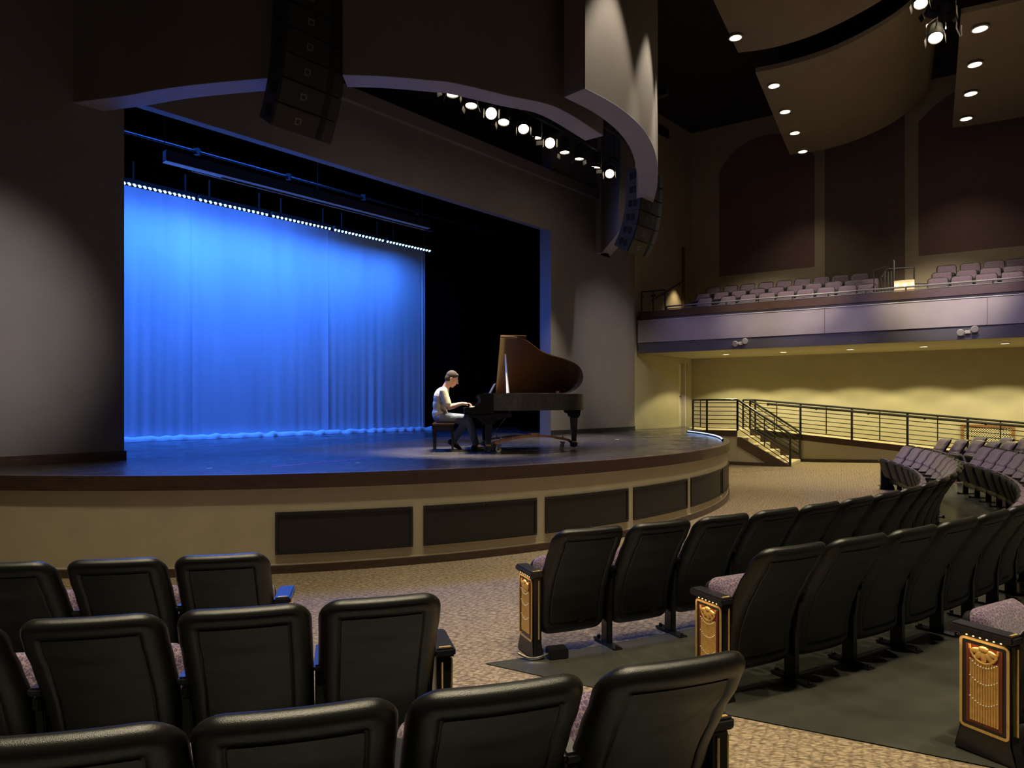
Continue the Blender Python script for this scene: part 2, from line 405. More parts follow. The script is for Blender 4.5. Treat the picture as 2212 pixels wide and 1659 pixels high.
def catmull(pts, sub=6):
    pts = [Vector(p) for p in pts]; out = []
    for i in range(len(pts) - 1):
        p0, p1, p2, p3 = pts[max(i - 1, 0)], pts[i], pts[i + 1], pts[min(i + 2, len(pts) - 1)]
        for k in range(sub):
            t = k / sub
            out.append(0.5 * ((2 * p1) + (p2 - p0) * t + (2 * p0 - 5 * p1 + 4 * p2 - p3) * t * t + (3 * p1 - p0 - 3 * p2 + p3) * t ** 3))
    return out + [pts[-1]]
def blob(parts_fn, name, m, parent, voxel=0.008, smooth_it=4):
    mb = MB(); parts_fn(mb)
    o = bpy.data.objects.new('tmp', mb.mesh('tmp', m)); COL.objects.link(o)
    r = o.modifiers.new('r', 'REMESH'); r.mode = 'VOXEL'; r.voxel_size = voxel
    s = o.modifiers.new('s', 'SMOOTH'); s.iterations = smooth_it; s.factor = 0.5
    dg = bpy.context.evaluated_depsgraph_get(); dg.update()
    me = bpy.data.meshes.new_from_object(o.evaluated_get(dg)); me.name = name
    me.polygons.foreach_set('use_smooth', [True] * len(me.polygons))
    me.materials.clear(); me.materials.append(M[m])
    bpy.data.objects.remove(o)
    q = bpy.data.objects.new(name, me); COL.objects.link(q); q.parent = parent
    return q
ORD = ['first', 'second', 'third', 'fourth', 'fifth', 'sixth', 'seventh', 'eighth', 'ninth', 'tenth', 'eleventh', 'twelfth', 'thirteenth', 'fourteenth',
       'fifteenth', 'sixteenth', 'seventeenth', 'eighteenth', 'nineteenth', 'twentieth', 'twenty-first', 'twenty-second', 'twenty-third']

# ================================================================== THE SETTING
# raked carpet floor, following the round stage
mb = MB()
def fl(i, j):
    a = -128 + 150 * i; r = 9.0 + 17 * j
    return POL(r, a)
mb.grid(fl, 75, 40)
struct('floor', mb, 'carpet', 'beige leaf patterned carpet around the stage and in the aisles')
def sector(r0, r1, a0, a1, dz, nu=40, nv=6):
    m = MB(); m.grid(lambda i, j: POL(r0 + (r1 - r0) * j, a0 + (a1 - a0) * i) + Vector((0, 0, dz)), nu, nv); return m
RIGHT_A0 = -69.6
def line_sector(p0, d, r0, r1, aend, dz, nu, nv):
    # concrete apron bounded by arcs of the rows and by the straight carpet aisle through p0 along d
    def start(r):
        q = p0 - CEN; b = q.dot(d); c = q.length_squared - r * r
        t = -b + math.sqrt(max(0, b * b - c)); e = q + d * t
        return math.degrees(math.atan2(e.y, e.x))
    m = MB()
    def fn(i, j):
        r = r0 + (r1 - r0) * j; a0 = start(r); return POL(r, a0 + (aend - a0) * i) + Vector((0, 0, dz))
    m.grid(fn, nu, nv); return m
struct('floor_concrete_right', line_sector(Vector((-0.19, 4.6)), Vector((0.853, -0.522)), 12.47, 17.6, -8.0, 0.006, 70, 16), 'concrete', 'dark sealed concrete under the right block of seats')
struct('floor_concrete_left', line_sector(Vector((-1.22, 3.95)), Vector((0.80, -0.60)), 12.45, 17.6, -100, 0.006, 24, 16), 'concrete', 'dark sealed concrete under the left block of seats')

# ---- stage
edge = arc(RST, -128, 9, 120)
q1 = G(1497, 926, ZS)
plat_c = W(1.42, -3.01, ZS)
poly = [(p.x, p.y) for p in edge] + [(4.95, 18.7), (plat_c.x - 0.05, plat_c.y), (q1.x, q1.y), (5.7, 22.0)]
poly += [(S(13.4, 9, 0).x, S(13.4, 9, 0).y), (S(-8, 9, 0).x, S(-8, 9, 0).y), (S(-8, 0.3, 0).x, S(-8, 0.3, 0).y)]
struct('floor_stage', MB().prism(poly, ZS - 0.05, ZS), 'stage', 'glossy black stage floor with scuffs', smooth=False)
mb = MB(); wall_strip(mb, arc(RST - 0.03, -128, 9, 120) + [Vector((4.93, 18.7)), Vector((plat_c.x - 0.05, plat_c.y))], -0.1, ZS - 0.05, 0.15)
front = struct('wall_stage_front', mb, 'beige', 'curved beige wall below the stage edge')
mb = MB(); wall_strip(mb, arc(RST + 0.01, -128, 9, 120) + [Vector((4.97, 18.7)), Vector((plat_c.x - 0.02, plat_c.y + 0.02))], ZS - 0.155, ZS + 0.004, 0.10)
struct('trim_stage_edge', mb, 'brown', 'dark brown wooden nosing along the curved stage edge')
mb = MB(); wall_strip(mb, arc(RST + 0.005, -128, 9, 120), -0.1, 0.088, 0.05)
struct('baseboard_stage', mb, 'brown', 'dark brown baseboard below the curved stage front')
mb = MB(); wall_strip(mb, arc(RST - 0.022, -128, 9, 120), 0.0, 0.097, 0.05)
mb.build('baseboard_cap', 'beige', front)
# floor grilles in the stage front: intersect photo columns with the cylinder
def cyl_angle(u, far=False):
    k = (u - CX) / F
    a = k * k + 1; b = -2 * (k * CEN.x + CEN.y); c = CEN.length_squared - RST ** 2
    y = (-b + (1 if far else -1) * math.sqrt(max(0, b * b - 4 * a * c))) / (2 * a)
    return math.degrees(math.atan2(y - CEN.y, k * y - CEN.x))
gr = [(cyl_angle(a), cyl_angle(b)) for a, b in ((594, 892), (916, 1161), (1180, 1359), (1371, 1487), (1495, 1560))]
wid = gr[1][1] - gr[1][0]; gap = gr[2][0] - gr[1][1]
gr.append((gr[4][1] + gap, gr[4][1] + gap + (gr[4][1] - gr[4][0])))
def grille_mat():
    m, t, b = nt('perforated_grille_mesh')
    tc = t.nodes.new('ShaderNodeTexCoord')
    ck = t.nodes.new('ShaderNodeTexBrick'); ck.inputs['Scale'].default_value = 1.0
    ck.offset = 0; ck.inputs['Brick Width'].default_value = 0.018; ck.inputs['Row Height'].default_value = 0.018; ck.inputs['Mortar Size'].default_value = 0.004
    ck.inputs['Color1'].default_value = (0.004, 0.004, 0.004, 1); ck.inputs['Color2'].default_value = (0.005, 0.005, 0.005, 1); ck.inputs['Mortar'].default_value = (0.035, 0.032, 0.028, 1)
    t.links.new(tc.outputs['UV'], ck.inputs['Vector']); t.links.new(ck.outputs['Color'], b.inputs['Base Color'])
    b.inputs['Roughness'].default_value = 0.5
    return m
M['gmesh'] = grille_mat()
for a0, a1 in gr:
    R1 = RST - 0.005
    z0, z1, bw = 0.205, 0.665, 0.032
    da = math.degrees(bw / R1)
    mb = MB()
    for (p0, p1, y0, y1) in ((a0, a1, z0, z0 + bw), (a0, a1, z1 - bw, z1), (a0, a0 + da, z0 + bw, z1 - bw), (a1 - da, a1, z0 + bw, z1 - bw)):
        wall_strip(mb, arc(R1, p0, p1, 10 if p1 - p0 > 2 else 1), y0, y1, 0.03)
    fr = mb.build('vent_grille', 'grille', front)
    mb = MB(); mb.grid(lambda i, j: POL(R1 - 0.012, a0 + da + (a1 - a0 - 2 * da) * i, z0 + bw + (z1 - z0 - 2 * bw) * j), 12, 1)
    g = mb.build('mesh_panel', 'gmesh', fr)
    uv = g.data.uv_layers.new(name='UVMap')
    for lp in g.data.loops:
        co = g.data.vertices[lp.vertex_index].co
        uv.data[lp.index].uv = (math.atan2(co.y - CEN.y, co.x - CEN.x) * RST, co.z)
    mb = MB()
    nsc = max(2, int((a1 - a0) / 3.2) + 1)
    for i in range(nsc):
        for zz in (z0 + bw / 2, z1 - bw / 2):
            c = POL(R1 + 0.002, a0 + da / 2 + (a1 - a0 - da) * i / (nsc - 1), zz); mb.ell(c, 0.007, 0.007, 0.007, seg=8, rings=4)
    mb.build('screws', 'chrome', fr)

# ---- proscenium: left wall, right pier, header
mb = MB(); wall_strip(mb, [S(-9, 0, 0).xy, S(-0.02, 0, 0).xy], 0.9, 10.8, 0.5)
struct('wall_left', mb, 'grey', 'grey proscenium wall left of the stage opening', smooth=False)
mb = MB(); wall_strip(mb, [S(-9, -0.03, 0).xy, S(0.0, -0.03, 0).xy], ZS, ZS + 0.125, 0.05)
struct('baseboard_left', mb, 'brown', 'dark baseboard of the left proscenium wall', smooth=False)
sr = 9.33; pe = 13.36
pier = [S(sr, 0.34, 0).xy, S(sr, 0, 0).xy, S(11, -0.02, 0).xy, S(12.6, -0.03, 0).xy, S(13.1, 0.0, 0).xy, S(13.3, 0.1, 0).xy, S(pe + 0.02, 0.3, 0).xy, S(pe + 0.02, 0.7, 0).xy]
mb = MB(); wall_strip(mb, pier, ZS, 10.8, 0.12)
struct('wall_right_pier', mb, 'grey', 'grey curved pier right of the stage opening', angle=50)
mb = MB(); wall_strip(mb, [p + AX * 0.02 for p in pier[1:]], ZS, ZS + 0.11, 0.03)
struct('baseboard_pier', mb, 'black', 'black baseboard of the right pier')
mb = MB(); wall_strip(mb, [S(-0.02, 0.002, 0).xy, S(sr + 0.02, 0.002, 0).xy], 6.0, 7.38, 0.16)
hdr = struct('wall_header', mb, 'grey', 'dark header wall above the stage opening', smooth=False)
mb = MB(); wall_strip(mb, [S(-0.1, -0.10, 0).xy, S(sr + 2.0, -0.10, 0).xy], 7.16, 7.40, 0.12)
mb.build('ledge', 'grey', hdr, smooth=False)
mb = MB(); wall_strip(mb, [S(-3, 0.3, 0).xy, S(13, 0.3, 0).xy], 7.4, 10.8, 0.2)
struct('wall_above_header', mb, 'black', 'black wall above the header', smooth=False)
# stage house: black side walls, back wall, borders and legs
for a, b, nm in ((S(-6, 6.6, 0), S(14, 6.6, 0), 'wall_stage_back'), (S(13.5, 7, 0), S(13.5, 0.6, 0), 'wall_stage_right'), (S(-5.5, 0.5, 0), S(-5.5, 7, 0), 'wall_stage_left')):
    mb = MB(); wall_strip(mb, [a.xy, b.xy], ZS, 10.8, 0.1); struct(nm, mb, 'black', 'black painted wall of the stage house', smooth=False)
struct('ceiling_stage', MB().prism([S(-6, 0.4, 0), S(14, 0.4, 0), S(14, 7, 0), S(-6, 7, 0)], 9.2, 9.3), 'black', 'black ceiling of the stage house', smooth=False)

# ---- curved portal fascia over the stage (several pieces at one height, hung from the ceiling)
ZB = CZ + 3.9
def gp(l): return catmull([G(u, v, ZB).xy for u, v in l], 5)
ZTOP = 10.8
pc1 = [S(-3.0, -0.02, 0).xy, S(-1.6, -0.03, 0).xy] + gp([(144.6, 222), (202.5, 214), (277.7, 204), (338.5, 192.4), (416.6, 181.7), (500, 173.5), (603, 165)])
pc2 = gp([(740, 160), (830, 163), (926, 171.4), (986.6, 178.5), (1100.5, 205.6), (1204, 231), (1303, 291.7)])
pc3 = gp([(1264, 189), (1331, 226), (1379, 265.5), (1404, 300), (1417, 335), (1421, 370), (1419, 405), (1411, 436)])
pc4 = gp([(1368, 497), (1348, 520), (1325, 545), (1306, 570)]) + [S(11.2, -0.02, 0).xy]
for pc, lab in ((pc1, 'left curved portal fascia with blue lit underside'), (pc2, 'middle curved portal fascia above the stage lights'),
                (pc3, 'right curved portal fascia washed by beams from above'), (pc4, 'end of the portal fascia running into the right pier')):
    mb = MB(); wall_strip(mb, pc, ZB, ZTOP, 0.30 if pc is not pc3 else 0.34)
    o_ = struct('wall_portal', mb, 'portal', lab, angle=50)
    mb = MB(); wall_strip(mb, pc, ZB - 0.012, ZB - 0.001, 0.30 if pc is not pc3 else 0.34); mb.build('soffit', 'soffit', o_, angle=50)
# return wall closing the slot behind the left loudspeakers
e1 = pc1[-1]; e2 = pc2[0]
mb = MB(); wall_strip(mb, [e1 + Vector((0.0, 0.30)), e1 + Vector((0.1, 1.3)), e2 + Vector((0.1, 1.3)), e2 + Vector((0, 0.30))], ZB + 0.9, ZTOP, 0.05)
struct('wall_portal_slot', mb, 'black', 'black back of the slot behind the left loudspeakers', smooth=False)
# black ceiling over the forestage with purlins
fore = [S(-9, 0.4, 0), S(14, 0.4, 0), S(14, -9, 0), S(-9, -9, 0)]
cl = struct('ceiling', MB().prism([(-14, 0), (26, 0), (26, 30), (-14, 30)], 10.8, 10.9), 'black', 'black house ceiling high above the clouds', smooth=False)
for s in range(-2, 13):
    a = S(s, 0.2, 8.25); b = S(s, -3.3, 8.25)
    if s in (3, 4, 5, 6, 7, 8, 9):
        d = (b - a).normalized(); MB().box((a + b) / 2, (3.5, 0.12, 0.22), Matrix.Rotation(math.atan2(d.y, d.x), 3, 'Z')).build('purlin', 'black', cl, smooth=False)

# ---- side wall of the house (right), with the return wall beside the pier
wl = struct('wall_right', wall_strip(MB(), [W(-0.05, 0, 0).xy, W(16, 0, 0).xy], -0.1, 3.35, 0.2), 'sidewall', 'pale side wall under the balcony', smooth=False)
def wallpanel(mb, s0, s1, z0, z1, n=0.0, th=0.15):
    mb.hexa([W(s0, n, z0), W(s1, n, z0), W(s1, n + th, z0), W(s0, n + th, z0), W(s0, n, z1), W(s1, n, z1), W(s1, n + th, z1), W(s0, n + th, z1)])
def arch_outline(s0, s1, z0, zs, zt, n=16):
    c = (s0 + s1) / 2; h = (s1 - s0) / 2; rise = zt - zs
    R = (h * h + rise * rise) / (2 * rise); a = math.asin(h / R)
    top = [(c + R * math.sin(t), zt - R + R * math.cos(t)) for t in [a - 2 * a * i / n for i in range(n + 1)]]
    return [(s0, z0), (s1, z0)] + top
# upper wall with sunk fabric panels (two arched, one square-headed between them)
mb = MB(); mb.hexa([W(-0.05, 0.04, 3.3), W(16, 0.04, 3.3), W(16, 0.2, 3.3), W(-0.05, 0.2, 3.3), W(-0.05, 0.04, 10.8), W(16, 0.04, 10.8), W(16, 0.2, 10.8), W(-0.05, 0.2, 10.8)])
up = struct('wall_right_upper', mb, 'upwall', 'brown upper side wall behind the balcony', smooth=False)
def wall_band(s0, s1, zlo, zhi):      # proud wall facing around a panel: list of columns
    return MB().hexa([W(s0, -0.02, zlo), W(s1, -0.02, zlo), W(s1, 0.05, zlo), W(s0, 0.05, zlo), W(s0, -0.02, zhi), W(s1, -0.02, zhi), W(s1, 0.05, zhi), W(s0, 0.05, zhi)])
arches = [(0.92, 3.78, 5.95, 9.3, 10.25), (6.46, 10.3, 5.95, 9.7, 10.6)]
# facing: pilaster strips and spandrels left proud
mb = MB()
def facing(mb, s0, s1, z0, z1): 
    mb.hexa([W(s0, -0.02, z0), W(s1, -0.02, z0), W(s1, 0.05, z0), W(s0, 0.05, z0), W(s0, -0.02, z1), W(s1, -0.02, z1), W(s1, 0.05, z1), W(s0, 0.05, z1)])
facing(mb, -0.05, 0.92, 3.3, 10.8); facing(mb, 3.78, 4.06, 3.3, 10.8); facing(mb, 6.13, 6.46, 3.3, 10.8); facing(mb, 10.3, 16, 3.3, 10.8)
facing(mb, 0.92, 3.78, 3.3, 5.95); facing(mb, 6.46, 10.3, 3.3, 5.95); facing(mb, 4.06, 6.13, 10.4, 10.8); facing(mb, 4.06, 6.13, 3.3, 4.6)
for (s0, s1, z0, zs, zt) in arches:
    o = arch_outline(s0, s1, z0, zs, zt)[2:]
    for (sa, za), (sb, zb) in zip(o[:-1], o[1:]):
        mb.hexa([W(sb, -0.02, zb), W(sa, -0.02, za), W(sa, 0.05, za), W(sb, 0.05, zb), W(sb, -0.02, 10.8), W(sa, -0.02, 10.8), W(sa, 0.05, 10.8), W(sb, 0.05, 10.8)])
mb.build('wall_facing', 'upwall', up, smooth=False)
for (s0, s1, z0, zs, zt) in arches:
    o = arch_outline(s0 - 0.01, s1 + 0.01, z0, zs, zt + 0.01); n = len(o)
    vs = [W(s, 0.0, z) for s, z in o] + [W(s, 0.045, z) for s, z in o]
    MB().add(vs, [tuple(range(n)), tuple(reversed(range(n, 2 * n)))] + [(n + i, n + (i + 1) % n, (i + 1) % n, i) for i in range(n)]).build('acoustic_panel', 'panel', up, smooth=False)
mb = MB(); mb.hexa([W(4.06, 0.0, 4.6), W(6.13, 0.0, 4.6), W(6.13, 0.045, 4.6), W(4.06, 0.045, 4.6), W(4.06, 0.0, 10.4), W(6.13, 0.0, 10.4), W(6.13, 0.045, 10.4), W(4.06, 0.045, 10.4)])
mb.build('acoustic_panel', 'panel2', up, smooth=False)
# return wall from the pier to the side wall
ra = S(pe - 0.02, 0.42, 0).xy; t1 = (W0 - ra).normalized(); Lr = (W0 - ra).length
def RW(s, n, z):
    p = ra + t1 * s + Vector((-t1.y, t1.x)) * n; return Vector((p.x, p.y, z))
sj = hit(1466.5, ra, t1)[0]; sk = hit(1484, ra, t1)[0]
mb = MB(); wall_strip(mb, [RW(-0.3, 0, 0).xy, RW(sj, 0, 0).xy], ZS - 0.1, 3.33, 0.25); wall_strip(mb, [RW(sk, 0, 0).xy, RW(Lr + 0.1, 0, 0).xy], ZS - 0.1, 3.33, 0.25)
wall_strip(mb, [RW(sj, 0, 0).xy, RW(sk, 0, 0).xy], 3.14, 3.33, 0.25)
struct('wall_return', mb, 'sidewall', 'pale return wall between the pier and the side wall', smooth=False)
mb = MB(); wall_strip(mb, [RW(-0.2, -0.02, 0).xy, RW(sj, -0.02, 0).xy], ZS, ZS + 0.10, 0.03)
struct('baseboard_return', mb, 'sidewall', 'baseboard of the return wall', smooth=False)
d1 = struct('door_1', wall_strip(MB(), [RW(sj, 0.16, 0).xy, RW(sk, 0.16, 0).xy], ZS, 3.14, 0.05), 'greywall', 'narrow door recessed beside the ramp platform', smooth=False)
mb = MB(); wall_strip(mb, [RW(sj, 0.02, 0).xy, RW(sj + 0.08, 0.02, 0).xy], ZS, 3.14, 0.14); wall_strip(mb, [RW(sk - 0.10, 0.02, 0).xy, RW(sk, 0.02, 0).xy], ZS, 3.14, 0.14)
mb.build('door_frame', 'greywall', d1, smooth=False)
MB().box(RW((sj + sk) / 2, 0.14, ZS + 0.98), (0.16, 0.05, 0.05), Matrix.Rotation(math.atan2(t1.y, t1.x), 3, 'Z')).build('door_handle', 'steel', d1)
mb = MB(); wall_strip(mb, [RW(-0.3, 0.0, 0).xy, RW(Lr + 0.1, 0.0, 0).xy], 3.33, 10.8, 0.25)
ru = struct('wall_return_upper', mb, 'upwall', 'brown wall above the return wall at balcony level', smooth=False)
sv, yv = hit(1432, ra, t1)
rv = Matrix.Rotation(math.atan2(t1.y, t1.x), 3, 'Z')
mb = MB().box(RW(sv, -0.03, zat(285, yv)), (0.56, 0.06, 0.27), rv); mb.build('air_vent', 'black', ru, smooth=False)
sd2, yd2 = hit(1474, ra, t1)
d2 = struct('door_2', MB().box(RW(sd2, -0.03, (4.2 + 6.9) / 2), (0.10, 0.10, 2.7), rv), 'wood', 'edge of a brown wooden door leaf at balcony level', smooth=False)

# ---- balcony
BF = -3.41
def bandz(name, n0, n1, z0, z1, m, lab, parent=None, s0=-0.02, s1=14.0, s0b=None):
    mb = MB()
    s0b = s0 if s0b is None else s0b
    mb.hexa([W(s0, n0, z0), W(s1, n0, z0), W(s1, n1, z0), W(s0b, n1, z0), W(s0, n0, z1), W(s1, n0, z1), W(s1, n1, z1), W(s0b, n1, z1)])
    return struct(name, mb, m, lab, parent, smooth=False)
sb0 = (Vector((3.71, 19.7)) - W0).dot(WD)
bal = bandz('ceiling_balcony', BF + 0.02, 0.0, 3.31, 3.45, 'sidewall', 'pale soffit under the side balcony', None, sb0, 14, 0.0)
bandz('wall_balcony_band', BF, BF + 0.15, 3.308, 3.61, 'balcdark', 'dark recessed band below the balcony front', None, sb0)
pf = bandz('wall_balcony_front', BF - 0.04, BF + 0.15, 3.61, 4.24, 'balc', 'smooth painted balcony front panels', None, sb0)
for k, s in enumerate((4.55, 7.9)):
    MB().box(W(s, BF - 0.042, 3.925), (0.012, 0.006, 0.62), Matrix.Rotation(math.atan2(WD.y, WD.x), 3, 'Z')).build('panel_joint', 'balcdark', pf, smooth=False)
MB().hexa([W(sb0, BF - 0.06, 4.24), W(14, BF - 0.06, 4.24), W(14, BF + 0.15, 4.24), W(sb0, BF + 0.15, 4.24), W(sb0, BF - 0.06, 4.255), W(14, BF - 0.06, 4.255), W(14, BF + 0.15, 4.255), W(sb0, BF + 0.15, 4.255)]).build('top_bead', 'white', pf, smooth=False)
bandz('trim_1', BF + 0.06, BF + 0.2, 4.255, 4.33, 'balcdark', 'dark set-back strip above the balcony front', None, sb0)
bandz('trim_2', BF + 0.0, BF + 0.25, 4.33, 4.52, 'brown', 'brown wooden kerb along the balcony edge', None, sb0)
for i, (n0, n1, zt) in enumerate(((-3.2, -2.0, 3.995), (-2.0, -1.2, 4.26), (-1.2, 0.0, 4.56))):
    bandz('floor_balcony_%d' % (i + 1), n0, n1, 3.45, zt, 'carpet', 'stepped carpeted balcony floor', None, -0.1)

# ---- ceiling clouds: bent reflector panels hung below the black ceiling
def cloud(label, s0, n0, n1, prof, slant=0.0, th=0.10):
    mb = MB(); NV = 1
    xs = [p[0] for p in prof]
    pr = catmull([Vector((a, b, 0)) for a, b in prof], 4)
    low = []
    def P(i, j, dz):
        a, b = pr[i].x, pr[i].y
        n = n0 + (n1 - n0) * j
        p = W(s0 + a + slant * j, n, b + dz); return p
    k = len(pr)
    vs = [P(i, j, dz) for dz in (0, th) for j in (0, 1) for i in range(k)]
    fs = []
    for i in range(k - 1):
        fs += [(i, i + 1, k + i + 1, k + i), (2 * k + i, 3 * k + i, 3 * k + i + 1, 2 * k + i + 1), (i, 2 * k + i, 2 * k + i + 1, i + 1), (k + i, k + i + 1, 3 * k + i + 1, 3 * k + i)]
    fs += [(0, k, 3 * k, 2 * k), (k - 1, 3 * k - 1, 4 * k - 1, 2 * k - 1)]
    mb.add(vs, fs)
    o = mb.build('ceiling_cloud', 'cloud', None, angle=50)
    return tag(o, label, 'ceiling panel', 'bent ceiling clouds')
profB = [(0, 8.95), (0.6, 8.92), (1.4, 8.96), (2.2, 9.15), (2.8, 9.42), (3.4, 9.92)]
profA = [(0, 9.22), (0.7, 9.13), (1.5, 9.16), (2.3, 9.34), (2.9, 9.58), (3.5, 10.0)]
profC = [(0, 9.02), (0.8, 8.98), (1.6, 8.98), (2.4, 9.05), (3.2, 9.3), (3.9, 9.7)]
cloud('bent ceiling cloud with a row of four downlights along its left edge', 3.36, -1.5, -7.0, profB, 0.34)
cloud('upper bent ceiling cloud with a single downlight in view', 3.47, -7.5, -13.5, profA, 0.3)
cloud('bent ceiling cloud in the top right corner with four downlights', 7.25, -1.0, -7.05, profC, 0.12)
def downlight(p, label, group, r=0.10, m='downl', en=0, tgt=None):
    o = thing('downlight', p, label, 'downlight', group)
    MB().lathe([(r + 0.025, 0), (r + 0.025, -0.012), (r, -0.014), (r, 0.0)], seg=20).build('trim_ring', 'white', o)
    MB().lathe([(0.001, -0.010), (r, -0.010), (r, -0.004), (0.001, -0.004)], seg=20).build('lens', m, o)
    if en:
        l = spot('downlight_lamp', (0, 0, -0.03), (0, 0, -3), en, TUNG, 100, 1.0, 0.05); l.parent = o
    return o
for i, (u, v) in enumerate(((1672, 185), (1696, 241), (1717, 287), (1734, 327))):
    downlight(G(u, v, 8.915), '%s downlight from the bottom in the left ceiling cloud' % ORD[3 - i], 'ceiling cloud downlights', 0.115, en=150)
downlight(G(1589, 81, 9.16), 'lone downlight in the topmost ceiling cloud', 'ceiling cloud downlights', 0.115, en=150)
for i, (u, v) in enumerate(((2117, 62), (2106, 139), (2097, 202), (2087, 256))):
    downlight(G(u, v, 8.965), '%s downlight from the bottom in the right ceiling cloud' % ORD[3 - i], 'ceiling cloud downlights', 0.125, en=150)
for i, s in enumerate((1.60, 3.22, 4.93, 6.63, 8.32)):
    o = downlight(W(s, -1.68, 3.308), '%s downlight from the left under the balcony' % ORD[i], 'downlights under the balcony', 0.09)
    l = spot('downlight_lamp', (0, 0, -0.04), (0, 0, -3), 210, (1.0, 0.89, 0.46), 124, 0.22, 0.03); l.parent = o
for s in (9.9, 11.5):
    spot('balcony_lamp', W(s, -1.68, 3.25), W(s, -1.68, 0), 210, (1.0, 0.86, 0.40), 124, 0.22, 0.03)

# ---- platform, stairs and ramp against the side wall
PF, RF = -3.01, -1.52          # front of platform, front of ramp
s_p0, s_p1, s_st = 1.42, 2.27, 3.64
def slab(mb, s0, s1, n0, n1, z0a, z0b, z1a, z1b):
    mb.hexa([W(s0, n0, z0a), W(s1, n0, z0b), W(s1, n1, z0b), W(s0, n1, z0a), W(s0, n0, z1a), W(s1, n0, z1b), W(s1, n1, z1b), W(s0, n1, z1a)]); return mb
def rz(s): return 1.08 - 0.0915 * max(0, s - 2.40)
mb = MB(); slab(mb, s_p0 - 0.02, s_p1, PF + 0.02, 0.0, -0.1, -0.1, ZS - 0.15, ZS - 0.15)
struct('wall_platform', mb, 'greywall', 'low painted wall below the stair platform', smooth=False)
mb = MB(); slab(mb, s_p0 - 1.2, s_p1, PF + 0.05, 0.0, ZS - 0.15, ZS - 0.15, ZS - 0.004, ZS - 0.004)
struct('floor_platform', mb, 'stair_carpet', 'carpeted platform at stage level beside the stairs', smooth=False)
mb = MB(); slab(mb, s_p0 - 0.03, s_p1, PF, PF + 0.05, ZS - 0.16, ZS - 0.16, ZS + 0.01, ZS + 0.01)
struct('trim_platform', mb, 'brown', 'dark brown edge board of the platform', smooth=False)
# ramp body, kerb and base
mb = MB()
ss = [s_p1, 2.4] + [3.4 + i for i in range(12)]
for a, b in zip(ss[:-1], ss[1:]):
    slab(mb, a, b, RF + 0.03, 0.0, -0.1, -0.1, rz(a) - 0.16, rz(b) - 0.16)
struct('wall_ramp', mb, 'greywall', 'low painted wall of the ramp', smooth=False)
mb = MB()
for a, b in zip(ss[:-1], ss[1:]): slab(mb, a, b, RF + 0.06, 0.0, rz(a) - 0.16, rz(b) - 0.16, rz(a) - 0.03, rz(b) - 0.03)
struct('floor_ramp', mb, 'stair_carpet', 'carpeted ramp sloping down along the side wall', smooth=False)
mb = MB()
for a, b in zip(ss[:-1], ss[1:]): slab(mb, a, b, RF, RF + 0.06, rz(a) - 0.17, rz(b) - 0.17, rz(a), rz(b))
struct('trim_ramp', mb, 'brown', 'brown wooden kerb along the sloping ramp', smooth=False)
mb = MB()
for a, b in zip(ss[:-1], ss[1:]):
    pa = W(a, RF, 0); pb = W(b, RF, 0); slab(mb, a, b, RF + 0.005, RF + 0.05, -0.1, -0.1, floorz(pa.x, pa.y) + 0.075, floorz(pb.x, pb.y) + 0.075)
struct('baseboard_ramp', mb, 'brown', 'dark baseboard of the ramp wall', smooth=False)
mb = MB()
for a, b in zip(ss[:-1], ss[1:]): slab(mb, a, b, -0.03, 0.0, rz(a) - 0.03, rz(b) - 0.03, rz(a) + 0.09, rz(b) + 0.09)
struct('baseboard_right', mb, 'sidewall', 'painted baseboard of the side wall along the ramp', smooth=False)
# stairs: five carpeted steps between two closed stringers
zb = 0.17; nst = 5; rise = (ZS - zb) / (nst); run = (s_st - s_p1) / nst
stp = thing('stairs', W(s_p1, PF, zb), 'short carpeted stairs with dark stringers leading up to the platform', 'stairs')
for k in range(nst):
    a = s_p1 + run * k; z1 = ZS - rise * (k + 0) - (rise if True else 0)
    if z1 <= zb + 0.02: z1 = zb + rise * 0.5
    mb = MB(); slab(mb, a, a + run + 0.02, PF + 0.045, RF + 0.0, zb - 0.15, zb - 0.15, z1, z1)
    mb.build('step', 'stair_carpet', stp, world=True, bevel=0.012)
for n0, nm in ((PF, 'stringer'), (RF - 0.06, 'stringer')):
    lo_ = 0.17 if n0 == PF else 0.0
    pts = [(s_p1, ZS - lo_), (s_p1 + 0.10, ZS - lo_), (s_st + 0.02, zb + rise * 0.95 - lo_), (s_st + 0.02, zb - 0.12), (s_st - 0.30, zb - 0.12), (s_p1, ZS - 0.24 - lo_)]
    vs = [W(s, n0, z) for s, z in pts] + [W(s, n0 + 0.06, z) for s, z in pts]; n = len(pts)
    MB().add(vs, [tuple(range(n)), tuple(reversed(range(n, 2 * n)))] + [(n + i, n + (i + 1) % n, (i + 1) % n, i) for i in range(n)]).build(nm, 'brown', stp, world=True, smooth=False)
pts = [(s_p1 - 0.01, ZS - 0.2), (s_st - 0.25, zb), (s_st - 0.25, zb - 0.15), (s_p1 - 0.01, zb - 0.15)]
vs = [W(s, PF + 0.02, z) for s, z in pts] + [W(s, PF + 0.06, z) for s, z in pts]; n = 4
MB().add(vs, [tuple(range(n)), tuple(reversed(range(n, 2 * n)))] + [(n + i, n + (i + 1) % n, (i + 1) % n, i) for i in range(n)]).build('side_panel', 'greywall', stp, world=True, smooth=False)
mb = MB(); slab(mb, s_p0 - 0.03, s_p1, PF - 0.01, PF + 0.03, zb - 0.2, zb - 0.2, zb + 0.06, zb + 0.06)
struct('baseboard_platform', mb, 'brown', 'dark baseboard of the stair platform', smooth=False)
mb = MB(); slab(mb, s_p1, s_st - 0.28, PF - 0.01, PF + 0.03, zb - 0.2, zb - 0.2, zb + 0.06, zb + 0.06)
mb.build('base_board', 'brown', stp, world=True, smooth=False)

